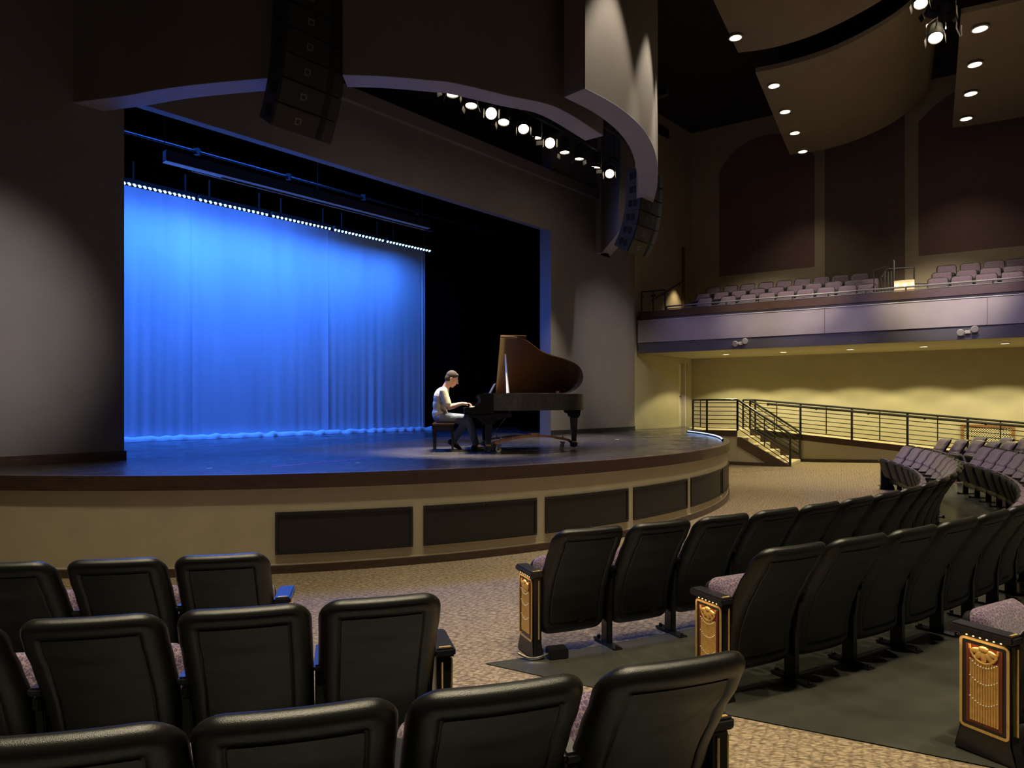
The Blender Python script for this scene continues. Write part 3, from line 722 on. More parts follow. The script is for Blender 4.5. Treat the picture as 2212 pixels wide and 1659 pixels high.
# ---- railings
def bar(mb, a, b, r): return mb.tube([a, b], r, 6)
def railing(label, pts, hts, posts, thin, nbars=7, cap=0.028, group='steel guard rails'):
    # pts: polyline of base points (Vector with z), hts: height of the top rail; posts/thin: parameters (segment, t)
    t = thing('guard_rail', pts[0], label, 'railing', group)
    H = hts
    for seg, q in posts:
        p = pts[seg].lerp(pts[seg + 1], q)
        o = bar(MB(), p, p + Vector((0, 0, H)), 0.030).build('post', 'steel', t, world=True)
        MB().box(p + Vector((0, 0, 0.01)), (0.10, 0.10, 0.02)).build('base_plate', 'steel', o, world=False) if False else None
    for seg, q in thin:
        p = pts[seg].lerp(pts[seg + 1], q)
        bar(MB(), p + Vector((0, 0, 0.08)), p + Vector((0, 0, H * (nbars - 0.2) / nbars)), 0.014).build('baluster', 'steel', t, world=True)
    for k in range(nbars):
        z = H * (k + 0.6) / (nbars + 0.3)
        MB().tube([p + Vector((0, 0, z)) for p in pts], 0.0125, 6).build('rail_bar', 'steel', t, world=True)
    MB().tube([p + Vector((0, 0, H)) for p in pts], cap, 8).build('top_rail', 'steel', t, world=True)
    return t
up_ = Vector((0, 0, 0))
q1b = Vector((q1.x, q1.y, ZS)); pcv = W(s_p0, PF + 0.05, ZS); pbv = W(s_p1, PF + 0.05, ZS)
railing('level steel guard rail on the platform above the dark stage corner', [q1b, pcv, pbv], 0.86, [(0, 0), (0, 1), (1, 1)], [(0, 0.55)])
st0 = W(s_p1, PF + 0.05, ZS); st1 = W(s_st, PF + 0.05, zb)
railing('near sloping steel rail of the carpeted stairs', [st0, st1], 0.86, [(0, 0), (0, 1)], [(0, 0.52)])
st2 = W(s_p1, RF - 0.05, ZS); st3 = W(s_st, RF - 0.05, zb)
railing('far sloping steel rail of the carpeted stairs', [st2, st3], 0.86, [(0, 0), (0, 1)], [(0, 0.5)])
rp0 = W(2.40, RF + 0.03, ZS); rp1 = W(12.3, RF + 0.03, rz(12.3))
def tp(s): return (s - 2.40) / (12.3 - 2.40)
rr = railing('long sloping steel rail along the ramp', [W(2.05, RF + 0.03, ZS), rp0, rp1], 0.86, [(0, 0.0), (1, 0)] + [(1, tp(3.64 + 1.31 * k)) for k in range(6)], [(1, tp(3.0 + 1.31 * k)) for k in range(7)])
hb = [W(2.75, RF - 0.06, rz(2.75) + 0.78), W(12.3, RF - 0.06, rz(12.3) + 0.78)]
MB().tube(hb, 0.034, 8).build('hand_rail', 'steel', rr, world=True)
for k in range(8):
    s = 2.78 + 1.29 * k; p = W(s, RF - 0.06, rz(s) + 0.76)
    MB().lathe([(0.035, -0.02), (0.035, 0.02)], p, 12, Matrix.Rotation(math.pi / 2, 4, Vector((WD.x, WD.y, 0)))).build('rail_bracket', 'steel', rr, world=True)
# lattice air grille behind the ramp
vg = thing('wall_grille', W(7.44, -0.02, 0.60), 'wooden framed lattice grille low on the side wall', 'vent')
for s0, s1, z0, z1 in ((7.44, 8.62, 1.20, 1.27), (7.44, 8.62, 0.55, 0.62), (7.44, 7.51, 0.62, 1.20), (8.55, 8.62, 0.62, 1.20)):
    slab(MB(), s0, s1, -0.05, 0.0, z0, z0, z1, z1).build('frame', 'wood', vg, world=True, smooth=False)
slab(MB(), 7.51, 8.55, -0.008, -0.002, 0.62, 0.62, 1.20, 1.20).build('backing', 'black', vg, world=True, smooth=False)
mb = MB(); N = 26
for k in range(-14, 40):
    for sg in (1, -1):
        a = 7.51 + 0.058 * k
        pts = []
        for t in (0, 1):
            s = a + sg * 0.58 * t; pts.append((s, 0.62 + 0.58 * t))
        (sa, za), (sb_, zb_) = pts
        def clip(sx, zx):
            return sx
        lo, hi = 0.0, 1.0
        ds = sb_ - sa
        for lim, sgn in ((7.51, 1), (8.55, -1)):
            if ds != 0:
                tt = (lim - sa) / ds
                if (ds > 0) == (sgn > 0): lo = max(lo, tt)
                else: hi = min(hi, tt)
        if hi - lo > 0.02:
            A = W(sa + ds * lo, -0.02, za + 0.58 * lo); B = W(sa + ds * hi, -0.02, za + 0.58 * hi); mb.tube([A, B], 0.008, 4)
mb.build('lattice', 'beige', vg, world=True, smooth=False)

# ================================================================== SEATS
def interp(tab, z):
    for (a, b), (c, d) in zip(tab[:-1], tab[1:]):
        if z <= c: 
            t = max(0, (z - a) / (c - a)); return b + (d - b) * (t * t * (3 - 2 * t) * 0.5 + t * 0.5)
    return tab[-1][1]
PROF = [(0.12, 0.135), (0.28, 0.14), (0.40, 0.118), (0.54, 0.066), (0.68, -0.010), (0.81, -0.092), (0.94, -0.17)]
DY = 0.085
def ring(hw, z0, z1, rt, rb, d, ns=10, nt=6, nc=6):
    # closed outline, starts bottom centre, runs to +x, up, across the top, down; symmetric
    hw -= d; z0 += d; z1 -= d; rt = max(rt - d, 0.006); rb = max(rb - d, 0.006)
    half = []
    for i in range(nt // 2 + 1): half.append(((hw - rb) * i / (nt / 2), z0))
    for i in range(1, nc + 1):
        t = rad(-90 + 90 * i / nc); half.append((hw - rb + rb * math.cos(t), z0 + rb + rb * math.sin(t)))
    for i in range(1, ns + 1): half.append((hw, z0 + rb + (z1 - rt - z0 - rb) * i / ns))
    for i in range(1, nc + 1):
        t = rad(90 * i / nc); half.append((hw - rt + rt * math.cos(t), z1 - rt + rt * math.sin(t)))
    for i in range(1, nt // 2 + 1): half.append(((hw - rt) * (1 - i / (nt / 2)), z1))
    return half + [(-x, z) for x, z in reversed(half[1:-1])]
def pillow(rings_spec, outline, yfun):
    mb = MB(); vs = []; n = None; fs = []
    hwid = max(x for x, z in outline(0.0)); hgt = max(z for x, z in outline(0.0)) - min(z for x, z in outline(0.0))
    dm = min(hwid, hgt / 2 - 0.02) - 0.004
    def more(d, t): return [(d + (dm - d) * k / 3, t) for k in (3, 2, 1)]
    rings_spec = more(*rings_spec[0]) + list(rings_spec) + list(reversed(more(*rings_spec[-1])))
    for d, t in rings_spec:
        r = outline(d); n = len(r)
        vs += [Vector((x, yfun(x, z) - t, z)) for x, z in r]
    for k in range(len(rings_spec) - 1):
        for i in range(n):
            j = (i + 1) % n; fs.append((k * n + i, k * n + j, (k + 1) * n + j, (k + 1) * n + i))
    for base in (0, (len(rings_spec) - 1) * n):
        rr_ = outline(rings_spec[0 if base == 0 else -1][0]); h = n // 2
        i0 = max(i for i in range(h + 1) if abs(rr_[i][1] - rr_[0][1]) < 1e-6); i1 = min(i for i in range(h + 1) if abs(rr_[i][1] - rr_[h][1]) < 1e-6)
        polys = [[(n - i) % n for i in range(i0 + 1, 0, -1)] + list(range(0, i0 + 2))]
        polys += [[i, i + 1, n - i - 1, n - i] for i in range(i0 + 1, i1 - 1)]
        polys.append(list(range(i1 - 1, h + 1)) + [n - i for i in range(h - 1, i1 - 2, -1)])
        for q in polys:
            q = tuple(base + x for x in q); fs.append(q if base == 0 else tuple(reversed(q)))
    return mb.add(vs, fs)
def chair_meshes(w):
    m = {}
    hw = w * (0.474 if w > 0.58 else 0.450)
    yf = lambda x, z: interp(PROF, z) + 0.35 * x * x
    m['back_shell'] = pillow([(0.19, .030), (.15, .030), (.115, .030), (.094, .030), (.090, .030), (.087, .0255), (.084, .0255), (.081, .031), (.066, .033), (.050, .032), (.035, .027), (.021, .017), (.010, .003), (.002, -.013), (0.0, -.026), (.004, -.036), (.016, -.042), (.05, -.042), (.12, -.036), (.18, -.034)],
                             lambda d: ring(hw, 0.135, 0.935, 0.090, 0.10, d), yf).mesh('back_shell', 'plastic', angle=60)
    yc = lambda x, z: interp(PROF, z) + 0.35 * x * x + 0.034
    def ycush(x, z):
        return yc(x, z) - 0.016 * math.exp(-((z - 0.67) / 0.014) ** 2)
    m['back_cushion'] = pillow([(.17, -.040), (.12, -.040), (.07, -.038), (.035, -.030), (.012, -.016), (0, 0.0), (.01, 0.004)],
                               lambda d: ring(hw - 0.018, 0.36, 0.918, 0.065, 0.05, d, ns=26), ycush).mesh('back_cushion', 'fabric', angle=60)
    # folded seat: local pillow then tilted up
    L = 0.40
    def place(mb, off):
        M4 = Matrix.Translation((0, 0.115 + DY + off, 0.27)) @ Matrix.Rotation(rad(-17), 4, 'X')
        mb.v = [M4 @ v for v in mb.v]; return mb
    flat = lambda x, z: 0.0
    m['seat_cushion'] = place(pillow([(.14, .060), (.09, .060), (.05, .055), (.02, .038), (0, .012), (0.004, 0.0), (.1, 0)], lambda d: ring(w * 0.41, 0.0, L, 0.07, 0.05, d), flat), 0.03).mesh('seat_cushion', 'fabric', angle=60)
    m['seat_pan'] = place(pillow([(.14, -.001), (.03, -.001), (0, -.004), (0, -.03), (.02, -.05), (.05, -.060), (.1, -.064), (.16, -.064)], lambda d: ring(w * 0.415, -0.01, L - 0.015, 0.06, 0.07, d), flat), 0.03).mesh('seat_pan', 'pan', angle=60)
    # arm standard on the right side of the seat
    x = w / 2
    mb = MB().box((x, 0.075 + DY, 0.28), (0.05, 0.085, 0.56)); m['leg'] = mb.mesh('leg', 'blackgloss', bevel=0.006)
    mb = MB().box((x, 0.065 + DY, 0.008), (0.075, 0.30, 0.016)); mb.lathe([(0.014, 0), (0.014, 0.02), (0.006, 0.024)], (x, -0.065 + DY, 0.012), 10); mb.lathe([(0.014, 0), (0.014, 0.02), (0.006, 0.024)], (x, 0.195 + DY, 0.012), 10)
    m['foot_plate'] = mb.mesh('foot_plate', 'blackgloss', bevel=0.003)
    mb = MB().box((x, 0.12 + DY, 0.585), (0.062, 0.30, 0.035)); m['armrest'] = mb.mesh('armrest', 'armcap', bevel=0.01)
    mb = MB().box((x, 0.05 + DY, 0.535), (0.03, 0.14, 0.05)); mb.box((x, 0.05 + DY, 0.36), (0.035, 0.05, 0.30), Matrix.Rotation(rad(8), 3, 'X'))
    m['arm_bracket'] = mb.mesh('arm_bracket', 'blackgloss', bevel=0.006)
    mb = MB().lathe([(0.026, -0.03), (0.026, 0.03)], (x, 0.10 + DY, 0.33), 12, Matrix.Rotation(math.pi / 2, 4, 'Y')); m['hinge'] = mb.mesh('hinge', 'chrome')
    return m
def end_panel_meshes(w, side):
    # decorative aisle standard; side = -1: on the left of the seat, facing -x ; +1: on the right, facing +x
    m = {}; x = side * (w / 2 + 0.015); y0, y1 = 0.01 + DY, 0.24 + DY; yc = (y0 + y1) / 2; xs = x + side * 0.036
    mb = MB().prism([(x - 0.035, y0), (x + 0.035, y0), (x + 0.035, y1), (x - 0.035, y1)], 0.10, 0.565)
    mb.hexa([(x - 0.045, y0 - 0.03, 0), (x + 0.045, y0 - 0.03, 0), (x + 0.045, y1 + 0.02, 0), (x - 0.045, y1 + 0.02, 0), (x - 0.035, y0, 0.10), (x + 0.035, y0, 0.10), (x + 0.035, y1, 0.10), (x - 0.035, y1, 0.10)])
    m['end_standard'] = mb.mesh('end_standard', 'blackgloss', bevel=0.006)
    mb = MB().box((x + side * 0.004, yc + 0.012, 0.588), (0.098, 0.285, 0.042)); m['armrest'] = mb.mesh('armrest', 'armcap', bevel=0.009)
    mb = MB().box((x + side * 0.005, y0 + 0.005, 0.611), (0.055, 0.012, 0.004)); m['arm_inlay'] = mb.mesh('arm_inlay', 'gold')
    def rr(hy, za, zb, r, d):
        hy -= d; za += d; zb -= d; r = max(r - d, .004); o = []
        for (cy, cz, a) in ((hy - r, za + r, -90), (hy - r, zb - r, 0), (-hy + r, zb - r, 90), (-hy + r, za + r, 180)):
            for i in range(5):
                t = rad(a + 22.5 * i); o.append((yc + cy + r * math.cos(t), cz + r * math.sin(t)))
        return o
    hy = (y1 - y0) / 2 - 0.006
    a = rr(hy, 0.115, 0.555, 0.022, 0); b = rr(hy, 0.115, 0.555, 0.022, 0.012); n = len(a)
    mb = MB(); vs = []
    for o, dx in ((a, 0), (a, .006), (b, .006), (b, 0)): vs += [(xs + side * dx, y, z) for y, z in o]
    mb.add(vs, [(k * n + i, k * n + (i + 1) % n, (k + 1) * n + (i + 1) % n, (k + 1) * n + i) for k in range(3) for i in range(n)])
    m['gold_frame'] = mb.mesh('gold_frame', 'gold')
    def plate(d, dx, nm, mt, za=0.115, zb=0.555):
        mb = MB(); o = rr(hy, za, zb, 0.01, d); k = len(o)
        mb.add([(xs + side * 0, y, z) for y, z in o] + [(xs + side * dx, y, z) for y, z in o], [tuple(range(k)), tuple(range(k, 2 * k))] + [(i, (i + 1) % k, k + (i + 1) % k, k + i) for i in range(k)])
        m[nm] = mb.mesh(nm, mt, smooth=False)
    plate(0.030, 0.003, 'red_panel', 'red')
    fy = hy - 0.045
    mb = MB(); nf = 11
    for i in range(nf):
        y = yc - fy + 2 * fy * (i + 0.5) / nf; r = fy / nf * 0.92
        mb.add([(xs + side * (0.003 + 0.005 * math.sin(t)), y + r * math.cos(t), z) for z in (0.160, 0.455) for t in [rad(180 * k / 5) for k in range(6)]], [(k, k + 1, 7 + k, 6 + k) for k in range(5)] + [tuple(range(6)), tuple(range(6, 12))])
    m['fluted_relief'] = mb.mesh('fluted_relief', 'gold')
    # half rosette at the top: hub with broad petals fanning downwards, inside a scalloped bowl
    mb = MB(); cyz = (yc, 0.512)
    for k in range(5):
        t = rad(180 + 18 + 144 * k / 4); R = Matrix.Rotation(t, 3, 'X')
        mb.ell((xs + side * 0.005, cyz[0] + 0.036 * math.cos(t), cyz[1] + 0.034 * math.sin(t)), 0.008, 0.026, 0.0145, R, 10, 6)
    mb.ell((xs + side * 0.007, cyz[0], cyz[1] + 0.004), 0.009, 0.024, 0.015, None, 12, 6)
    mb.tube([(xs + side * 0.006, cyz[0] + fy * 0.98 * math.cos(rad(180 + 180 * k / 12)), cyz[1] + 0.012 + 0.076 * math.sin(rad(180 + 180 * k / 12))) for k in range(13)], 0.006, 6)
    m['shell_ornament'] = mb.mesh('shell_ornament', 'gold')
    for q, zc in enumerate((0.455, 0.375, 0.275)):
        mb = MB()
        for k in range(11):
            t = -1 + 2 * k / 10; mb.ell((xs + side * 0.010, yc + fy * 0.92 * t, zc - 0.028 * (1 - t * t)), 0.0036, 0.0036, 0.0036, None, 6, 4)
        m['bead_string' + ('' if q == 0 else '.%03d' % q)] = mb.mesh('bead_string', 'ivory')
    a2 = xs - side * 0.02
    mb = MB().tube([(x - side * 0.01, y0 - 0.004, 0.135), (x - side * 0.01, y0 - 0.004, 0.545)], 0.005, 6); m['gold_edge'] = mb.mesh('gold_edge', 'gold')
    mb = MB()
    for k in range(6): mb.ell((xs + side * 0.008, yc - 0.075 + 0.03 * k, 0.566), 0.004, 0.005, 0.003, None, 8, 4)
    m['aisle_leds'] = mb.mesh('aisle_leds', 'amber')
    return m
CH = {w: chair_meshes(w) for w in (0.50, 0.57, 0.585)}
EP = {(w, s): end_panel_meshes(w, s) for w, s in ((0.585, -1), (0.57, 1), (0.585, 1))}
def place_chair(pos, rotz, w, label, group, name='theatre_chair', parts=None, left_panel=False, right_panel=False):
    o = thing(name, pos, label, 'chair', group, rotz)
    for nm, me in CH[w].items():
        if parts and nm not in parts: continue
        if right_panel and nm in ('leg', 'foot_plate', 'armrest', 'arm_bracket'): continue
        c = bpy.data.objects.new(nm, me); COL.objects.link(c); c.parent = o
    for flag, sd_ in ((left_panel, -1), (right_panel, 1)):
        if flag:
            es = None
            for nm, me in EP[(w, sd_)].items():
                c = bpy.data.objects.new(nm.split('.')[0], me); COL.objects.link(c)
                if nm == 'end_standard': es = c; c.parent = o
                elif nm in ('armrest',): c.parent = o
                else: c.parent = es
            if True:
                l = area('aisle_lamp', (0, 0, 0), (0, 0, -1), 0.13, (1.0, 0.68, 0.34), 0.20, 0.02, 150)
                l.parent = o; l.location = (sd_ * (w / 2 + 0.088), 0.15 + DY, 0.562); l.rotation_euler = (0, rad(22) * sd_, rad(0))
                l.data.shape = 'RECTANGLE'; l.data.size = 0.02; l.data.size_y = 0.2
    return o
def row_chair(r, deg, w, label, group, **k):
    p = POL(r - 0.17, deg); p.z = max(p.z, min(p.z, 9))
    return place_chair(p, rad(deg + 90), w, label, group, **k)
# left block, three rows (rows counted from the stage)
ROWN = ['front', 'second', 'third']
def deg_u(r, u):       # angle of the near crossing of a photo column with a circle around the stage centre
    k = (u - CX) / F; a = k * k + 1; b = -2 * (k * CEN.x + CEN.y); c = CEN.length_squared - r * r
    y = (-b - math.sqrt(b * b - 4 * a * c)) / (2 * a)
    return math.degrees(math.atan2(y - CEN.y, k * y - CEN.x))
for ri, (r, us_) in enumerate(((12.90, [474, 240, -8]), (14.12, [828, 523, 183, -190]), (15.20, [1488, 1096, 640, 118]))):
    for k, uu in enumerate(us_):
        dg = deg_u(r, uu)
        lab = ('black theatre seat at the aisle end of the %s row, left block' % ROWN[ri]) if k == 0 else ('black seat, %s from the aisle in the %s row, left block' % (ORD[k], ROWN[ri]))
        row_chair(r, dg, 0.57, lab, 'seats of the left block', right_panel=(k == 0))
# right block: front row curls all the way round, only seats that come into view are built in the rows behind
n1 = 21
for k in range(n1):
    dg = -67.05 + (67.05 - 12.95) * k / (n1 - 1)
    if k == 0: lab = 'black seat with gilt end panel at the near end of the front row, right block'
    elif k == n1 - 1: lab = 'purple lit seat at the far end of the front row, beside the carpet'
    elif k < 11: lab = 'black seat, %s from the gilt panel in the front row, right block' % ORD[k]
    else: lab = 'purple lit upholstered seat, %s from the far end of the curling front row' % ORD[n1 - 1 - k]
    row_chair(12.78, dg, 0.585, lab, 'front row of the right block', left_panel=(k == 0), right_panel=(k == n1 - 1))
step2 = math.degrees(0.585 / 13.9)
k2 = []
k = 0
while True:
    dg = -64.1 + step2 * k
    if dg > -14.5: break
    p = POL(13.75, dg); u = CX + F * p.x / p.y
    if u < 2290: k2.append((k, dg))
    k += 1
tot2 = k
for k, dg in k2:
    if k == 0: lab = 'black seat with gilt end panel at the near end of the second row, right block'
    elif k < 8: lab = 'black seat, %s from the gilt panel in the second row, right block' % ORD[k]
    else: lab = 'purple lit seat, %s from the far end of the second row, right block' % ORD[tot2 - 1 - k]
    row_chair(13.9, dg, 0.585, lab, 'second row of the right block', left_panel=(k == 0))
for k, dg in enumerate((-61.7,)):
    row_chair(15.10, dg, 0.585, 'seat with the largest gilt end panel at the right edge of the photo', 'third row of the right block', left_panel=True)
# far side block beside the ramp: two short rows facing the stage
fr = [(2048, 946.5), (2085, 948.6), (2121, 951), (2155, 952.5), (2190, 954)]
for k, (u, v) in enumerate(fr):
    p = G(u, v, CZ - 0.80); d = (Vector((CEN.x, CEN.y)) - p.xy).normalized()
    q = p.xy + d * 0.17
    place_chair((q.x, q.y, p.z - 0.935), math.atan2(d.y, d.x) - math.pi / 2, 0.50, 'mauve seat, %s from the left in the far row below the ramp' % ORD[k], 'far rows below the ramp')
for k, (u, v) in enumerate([(2125, 942), (2183, 944), (2225, 946)]):
    p = G(u, v, CZ - 0.75); d = (Vector((CEN.x, CEN.y)) - p.xy).normalized(); q = p.xy + d * 0.17
    place_chair((q.x, q.y, p.z - 0.935), math.atan2(d.y, d.x) - math.pi / 2, 0.50, 'dark seat, %s from the left in the last row in front of the lattice grille' % ORD[k], 'far rows below the ramp')
# balcony seats
bx = lambda x: 1340 + x * 0.3942
brows = [(-2.35, 4.0, [470, 597, 705, 807, 910, 1017, 1130, 1247, 1355], [1740, 1870, 2005, 2148]),
         (-1.55, 4.265, [460, 560, 655, 755, 857, 960, 1062, 1172, 1282, 1370], [1762, 1897, 2027, 2158]),
         (-0.75, 4.565, [515, 610, 702, 802, 902, 1000, 1105, 1210, 1317], [1787, 1917, 2047, 2170])]
rzb = math.atan2(-WN.y, -WN.x) - math.pi / 2
for ri, (n, z, la, lb) in enumerate(brows):
    for blk, lst in (('left', la), ('right', lb)):
        for k, x in enumerate(lst):
            s = sW(bx(x), n); p = W(s, n - 0.17, z)
            place_chair(p, rzb, 0.50, 'mauve seat, %s from left in the %s balcony row, %s of the aisle' % (ORD[k], ('front', 'middle', 'back')[ri], blk),
                        'balcony seats', 'balcony_chair', ('back_shell', 'back_cushion', 'seat_cushion', 'seat_pan', 'leg', 'armrest'))
# small outlet box with cable at the near end of the right block
p = G(1203, 1412, POL(12.6, -67).z + 0.03)
ob = thing('floor_outlet_box', (p.x, p.y, floorz(p.x, p.y) + 0.006), 'small black outlet box on the concrete beside the front gilt end panel', 'box')
MB().box((0, 0, 0.035), (0.14, 0.10, 0.07), Matrix.Rotation(0.25, 3, 'Z')).build('box', 'blackgloss', ob, bevel=0.006)
MB().tube(catmull([Vector((-0.06, -0.02, 0.03)), Vector((-0.13, -0.05, 0.015)), Vector((-0.20, -0.05, 0.012)), Vector((-0.27, -0.01, 0.03))], 5), 0.009, 8).build('conduit', 'chrome', ob)

# ================================================================== STAGE: curtain, LED bars, masking, lights
NC = 4.47; sc1 = sS(918, NC)
cur = thing('stage_curtain', S(4, NC, ZS), 'wide pale curtain lit deep blue across the back of the stage', 'curtain')
rnd = random.Random(3)
ph = [(rnd.uniform(2, 5), rnd.uniform(0, 6.28), rnd.uniform(.3, 1)) for _ in range(5)] + [(rnd.uniform(14, 30), rnd.uniform(0, 6.28), rnd.uniform(.3, 1)) for _ in range(9)]
seams = [sS(415, NC), sS(708, NC)]
ctop = 6.12
def fold(s, t):        # t = 0 floor .. 1 top
    a = 0.0
    for i, (fq, p0, am) in enumerate(ph):
        drift = 0.25 * (1 - t) * math.sin(s * 1.3 + i)
        a += am * math.sin(fq * s + p0 + drift * fq * 0.15) * (0.006 if i < 5 else 0.0032 * (0.15 + 1.5 * (1 - t) ** 2.2))
    for sm in seams: a += 0.03 * math.exp(-((s - sm) / 0.022) ** 2)
    if s > sc1 - 0.15: a += 0.02 * math.sin((s - sc1) * 60)
    return a
def cfn(i, j):
    s = -1.2 + (sc1 + 1.2) * i; t = j
    return S(s, NC - fold(s, t), ZS + 0.03 + (ctop - ZS) * t)
mb = MB(); mb.grid(cfn, 520, 36); mb.build('cloth', 'curtain', cur, world=True, angle=180)
rnd = random.Random(11); hp = [(rnd.uniform(5, 26), rnd.uniform(0, 6.28)) for _ in range(8)]
def hfn(i, j):
    s = -1.2 + (sc1 + 1.35) * i
    lump = sum(math.sin(f * s + p + 2.5 * j) for f, p in hp) / 8
    a = math.pi * j
    return S(s, NC - 0.02 - 0.075 * (1 - math.cos(a)) * (1 + 0.5 * lump), ZS + 0.004 + 0.085 * math.sin(a) * (1 + 0.55 * lump) + 0.025 * (1 - j))
mb = MB(); mb.grid(hfn, 420, 8); mb.build('hem', 'hem', cur, world=True, angle=180)
# black drapes: border above, leg on the right
def drape(label, s0, s1, n, z0, z1, fq, name='black_drape'):
    mb = MB(); k = max(24, int((s1 - s0) * 26)); mb.grid(lambda i, j: S(s0 + (s1 - s0) * i, n + 0.045 * math.sin(fq * (s0 + (s1 - s0) * i)) + 0.02 * math.sin(2.7 * fq * (s0 + (s1 - s0) * i) + 1), z0 + (z1 - z0) * j), k, 3)
    return tag(mb.build(name, 'velvet', None, angle=180), label, 'curtain', 'black stage drapes')
drape('black border drape hanging above the row of blue lights', -3, 13, NC + 0.35, 6.12, 9.2, 14)
drape('tall black side drape between the blue curtain and the piano', sc1 + 0.02, 13.3, NC - 0.25, ZS + 0.02, 9.2, 18)
drape('black side drape just inside the right edge of the opening', 10.0, 13.3, 1.6, ZS + 0.02, 9.2, 20)
# LED battens above the curtain
NL = 3.40
LEDM = MB().ell((0, 0, 0), 0.024, 0.024, 0.020, None, 8, 6).mesh('led_lens', 'ledblue')
us = [(262, 423), (427.5, 581), (586, 716), (720.5, 830.5), (834, 931)]
for k, (ua, ub) in enumerate(us):
    s0, s1 = sS(ua, NL), sS(ub, NL)
    yl = S(s0, NL, 0).y; za = 5.85
    t = thing('led_bar', S((s0 + s1) / 2, NL, za), '%s glowing blue light bar from the left above the curtain' % ORD[k], 'stage light', 'blue light bars above the curtain')
    rot = Matrix.Rotation(math.atan2(SD.y, SD.x), 3, 'Z'); Ln = s1 - s0
    mb = MB().box((0, 0, 0.07), (Ln - 0.02, 0.10, 0.08), rot); mb.build('housing', 'black', t, smooth=False)
    mb = MB(); nl = 15
    for i in range(nl):
        a = -Ln / 2 + Ln * (i + 0.5) / nl
        for dx, dy in ((-0.018, -0.03), (0.018, 0.03)):
            c_ = bpy.data.objects.new('led_lens', LEDM); COL.objects.link(c_); c_.parent = t; c_.location = rot @ Vector((a + dx, dy, 0.022))
    for e in (-1, 1):
        MB().tube([rot @ Vector((e * Ln * 0.35, 0, 0.10)), rot @ Vector((e * Ln * 0.35, 0, 0.45))], 0.015, 6).build('hanger', 'steel', t)
    l = area('led_bar_lamp', S((s0 + s1) / 2, NL + 0.0, za - 0.03), S((s0 + s1) / 2, NC + 0.05, 2.6), 37, (0.035, 0.20, 1.0), Ln * 0.97, 0.06, 150)
    l.rotation_euler = (Matrix.Rotation(math.atan2(SD.y, SD.x), 3, 'Z') @ Matrix.Rotation(rad(24), 3, 'X')).to_euler()
    fx = Vector(l.location) - Vector(t.location); l.parent = t; l.location = fx
# added blue area light brightening the stage floor, apart from the bars
area('added_blue_wash', S(3.0, 3.3, 8.2), S(3.2, 1.0, ZS), 800, (0.03, 0.17, 1.0), 5.0, 0.4, 110).rotation_euler = (Matrix.Rotation(math.atan2(SD.y, SD.x), 3, 'Z') @ Matrix.Rotation(rad(-18), 3, 'X')).to_euler()
# projection screen case hung in front of the LED bars
NP = 2.3
sa, ya = hit(355, PL - AX * NP, SD); sbb, yb = hit(925, PL - AX * NP, SD)
zc0 = zat(350, ya); zc1 = zat(495, yb); zc = (zc0 + zc1) / 2
scr = thing('screen_case', S((sa + sbb) / 2, NP, zc), 'long thin projection screen case hanging above the blue curtain', 'screen')
rot = Matrix.Rotation(math.atan2(SD.y, SD.x), 3, 'Z'); Ls = sbb - sa
MB().box((0, 0, 0.11), (Ls, 0.16, 0.19), rot).build('case', 'black', scr, bevel=0.01)
MB().box((0, 0, 0.006), (Ls, 0.15, 0.012), rot).build('bottom_plate', 'white', scr, smooth=False)
MB().box(rot @ Vector((Ls * 0.10, 0.06, -0.012)), (Ls * 0.86, 0.06, 0.02), rot).build('slot', 'black', scr, smooth=False)
MB().tube([rot @ Vector((-Ls * 0.42, 0.05, -0.028)), rot @ Vector((Ls * 0.49, 0.05, -0.028))], 0.007, 6).build('weight_bar', 'white', scr)
for e in (-0.5, 0.0, 0.47): MB().tube([rot @ Vector((Ls * e, 0, 0.2)), rot @ Vector((Ls * e, 0, 2.0))], 0.008, 5).build('hanging_wire', 'steel', scr)
pb = thing('fly_pipe', S(4, 2.9, 6.62), 'dim steel pipe with clamps above the screen case', 'pipe')
MB().tube([S(-2, 2.9, 6.62), S(12.8, 2.9, 6.62)], 0.025, 8).build('pipe', 'steel', pb, world=True)
for s in (2.2, 4.1, 6.0, 7.6, 9.7): MB().box(S(s, 2.9, 6.62), (0.1, 0.08, 0.12)).build('clamp', 'steel', pb, world=True)

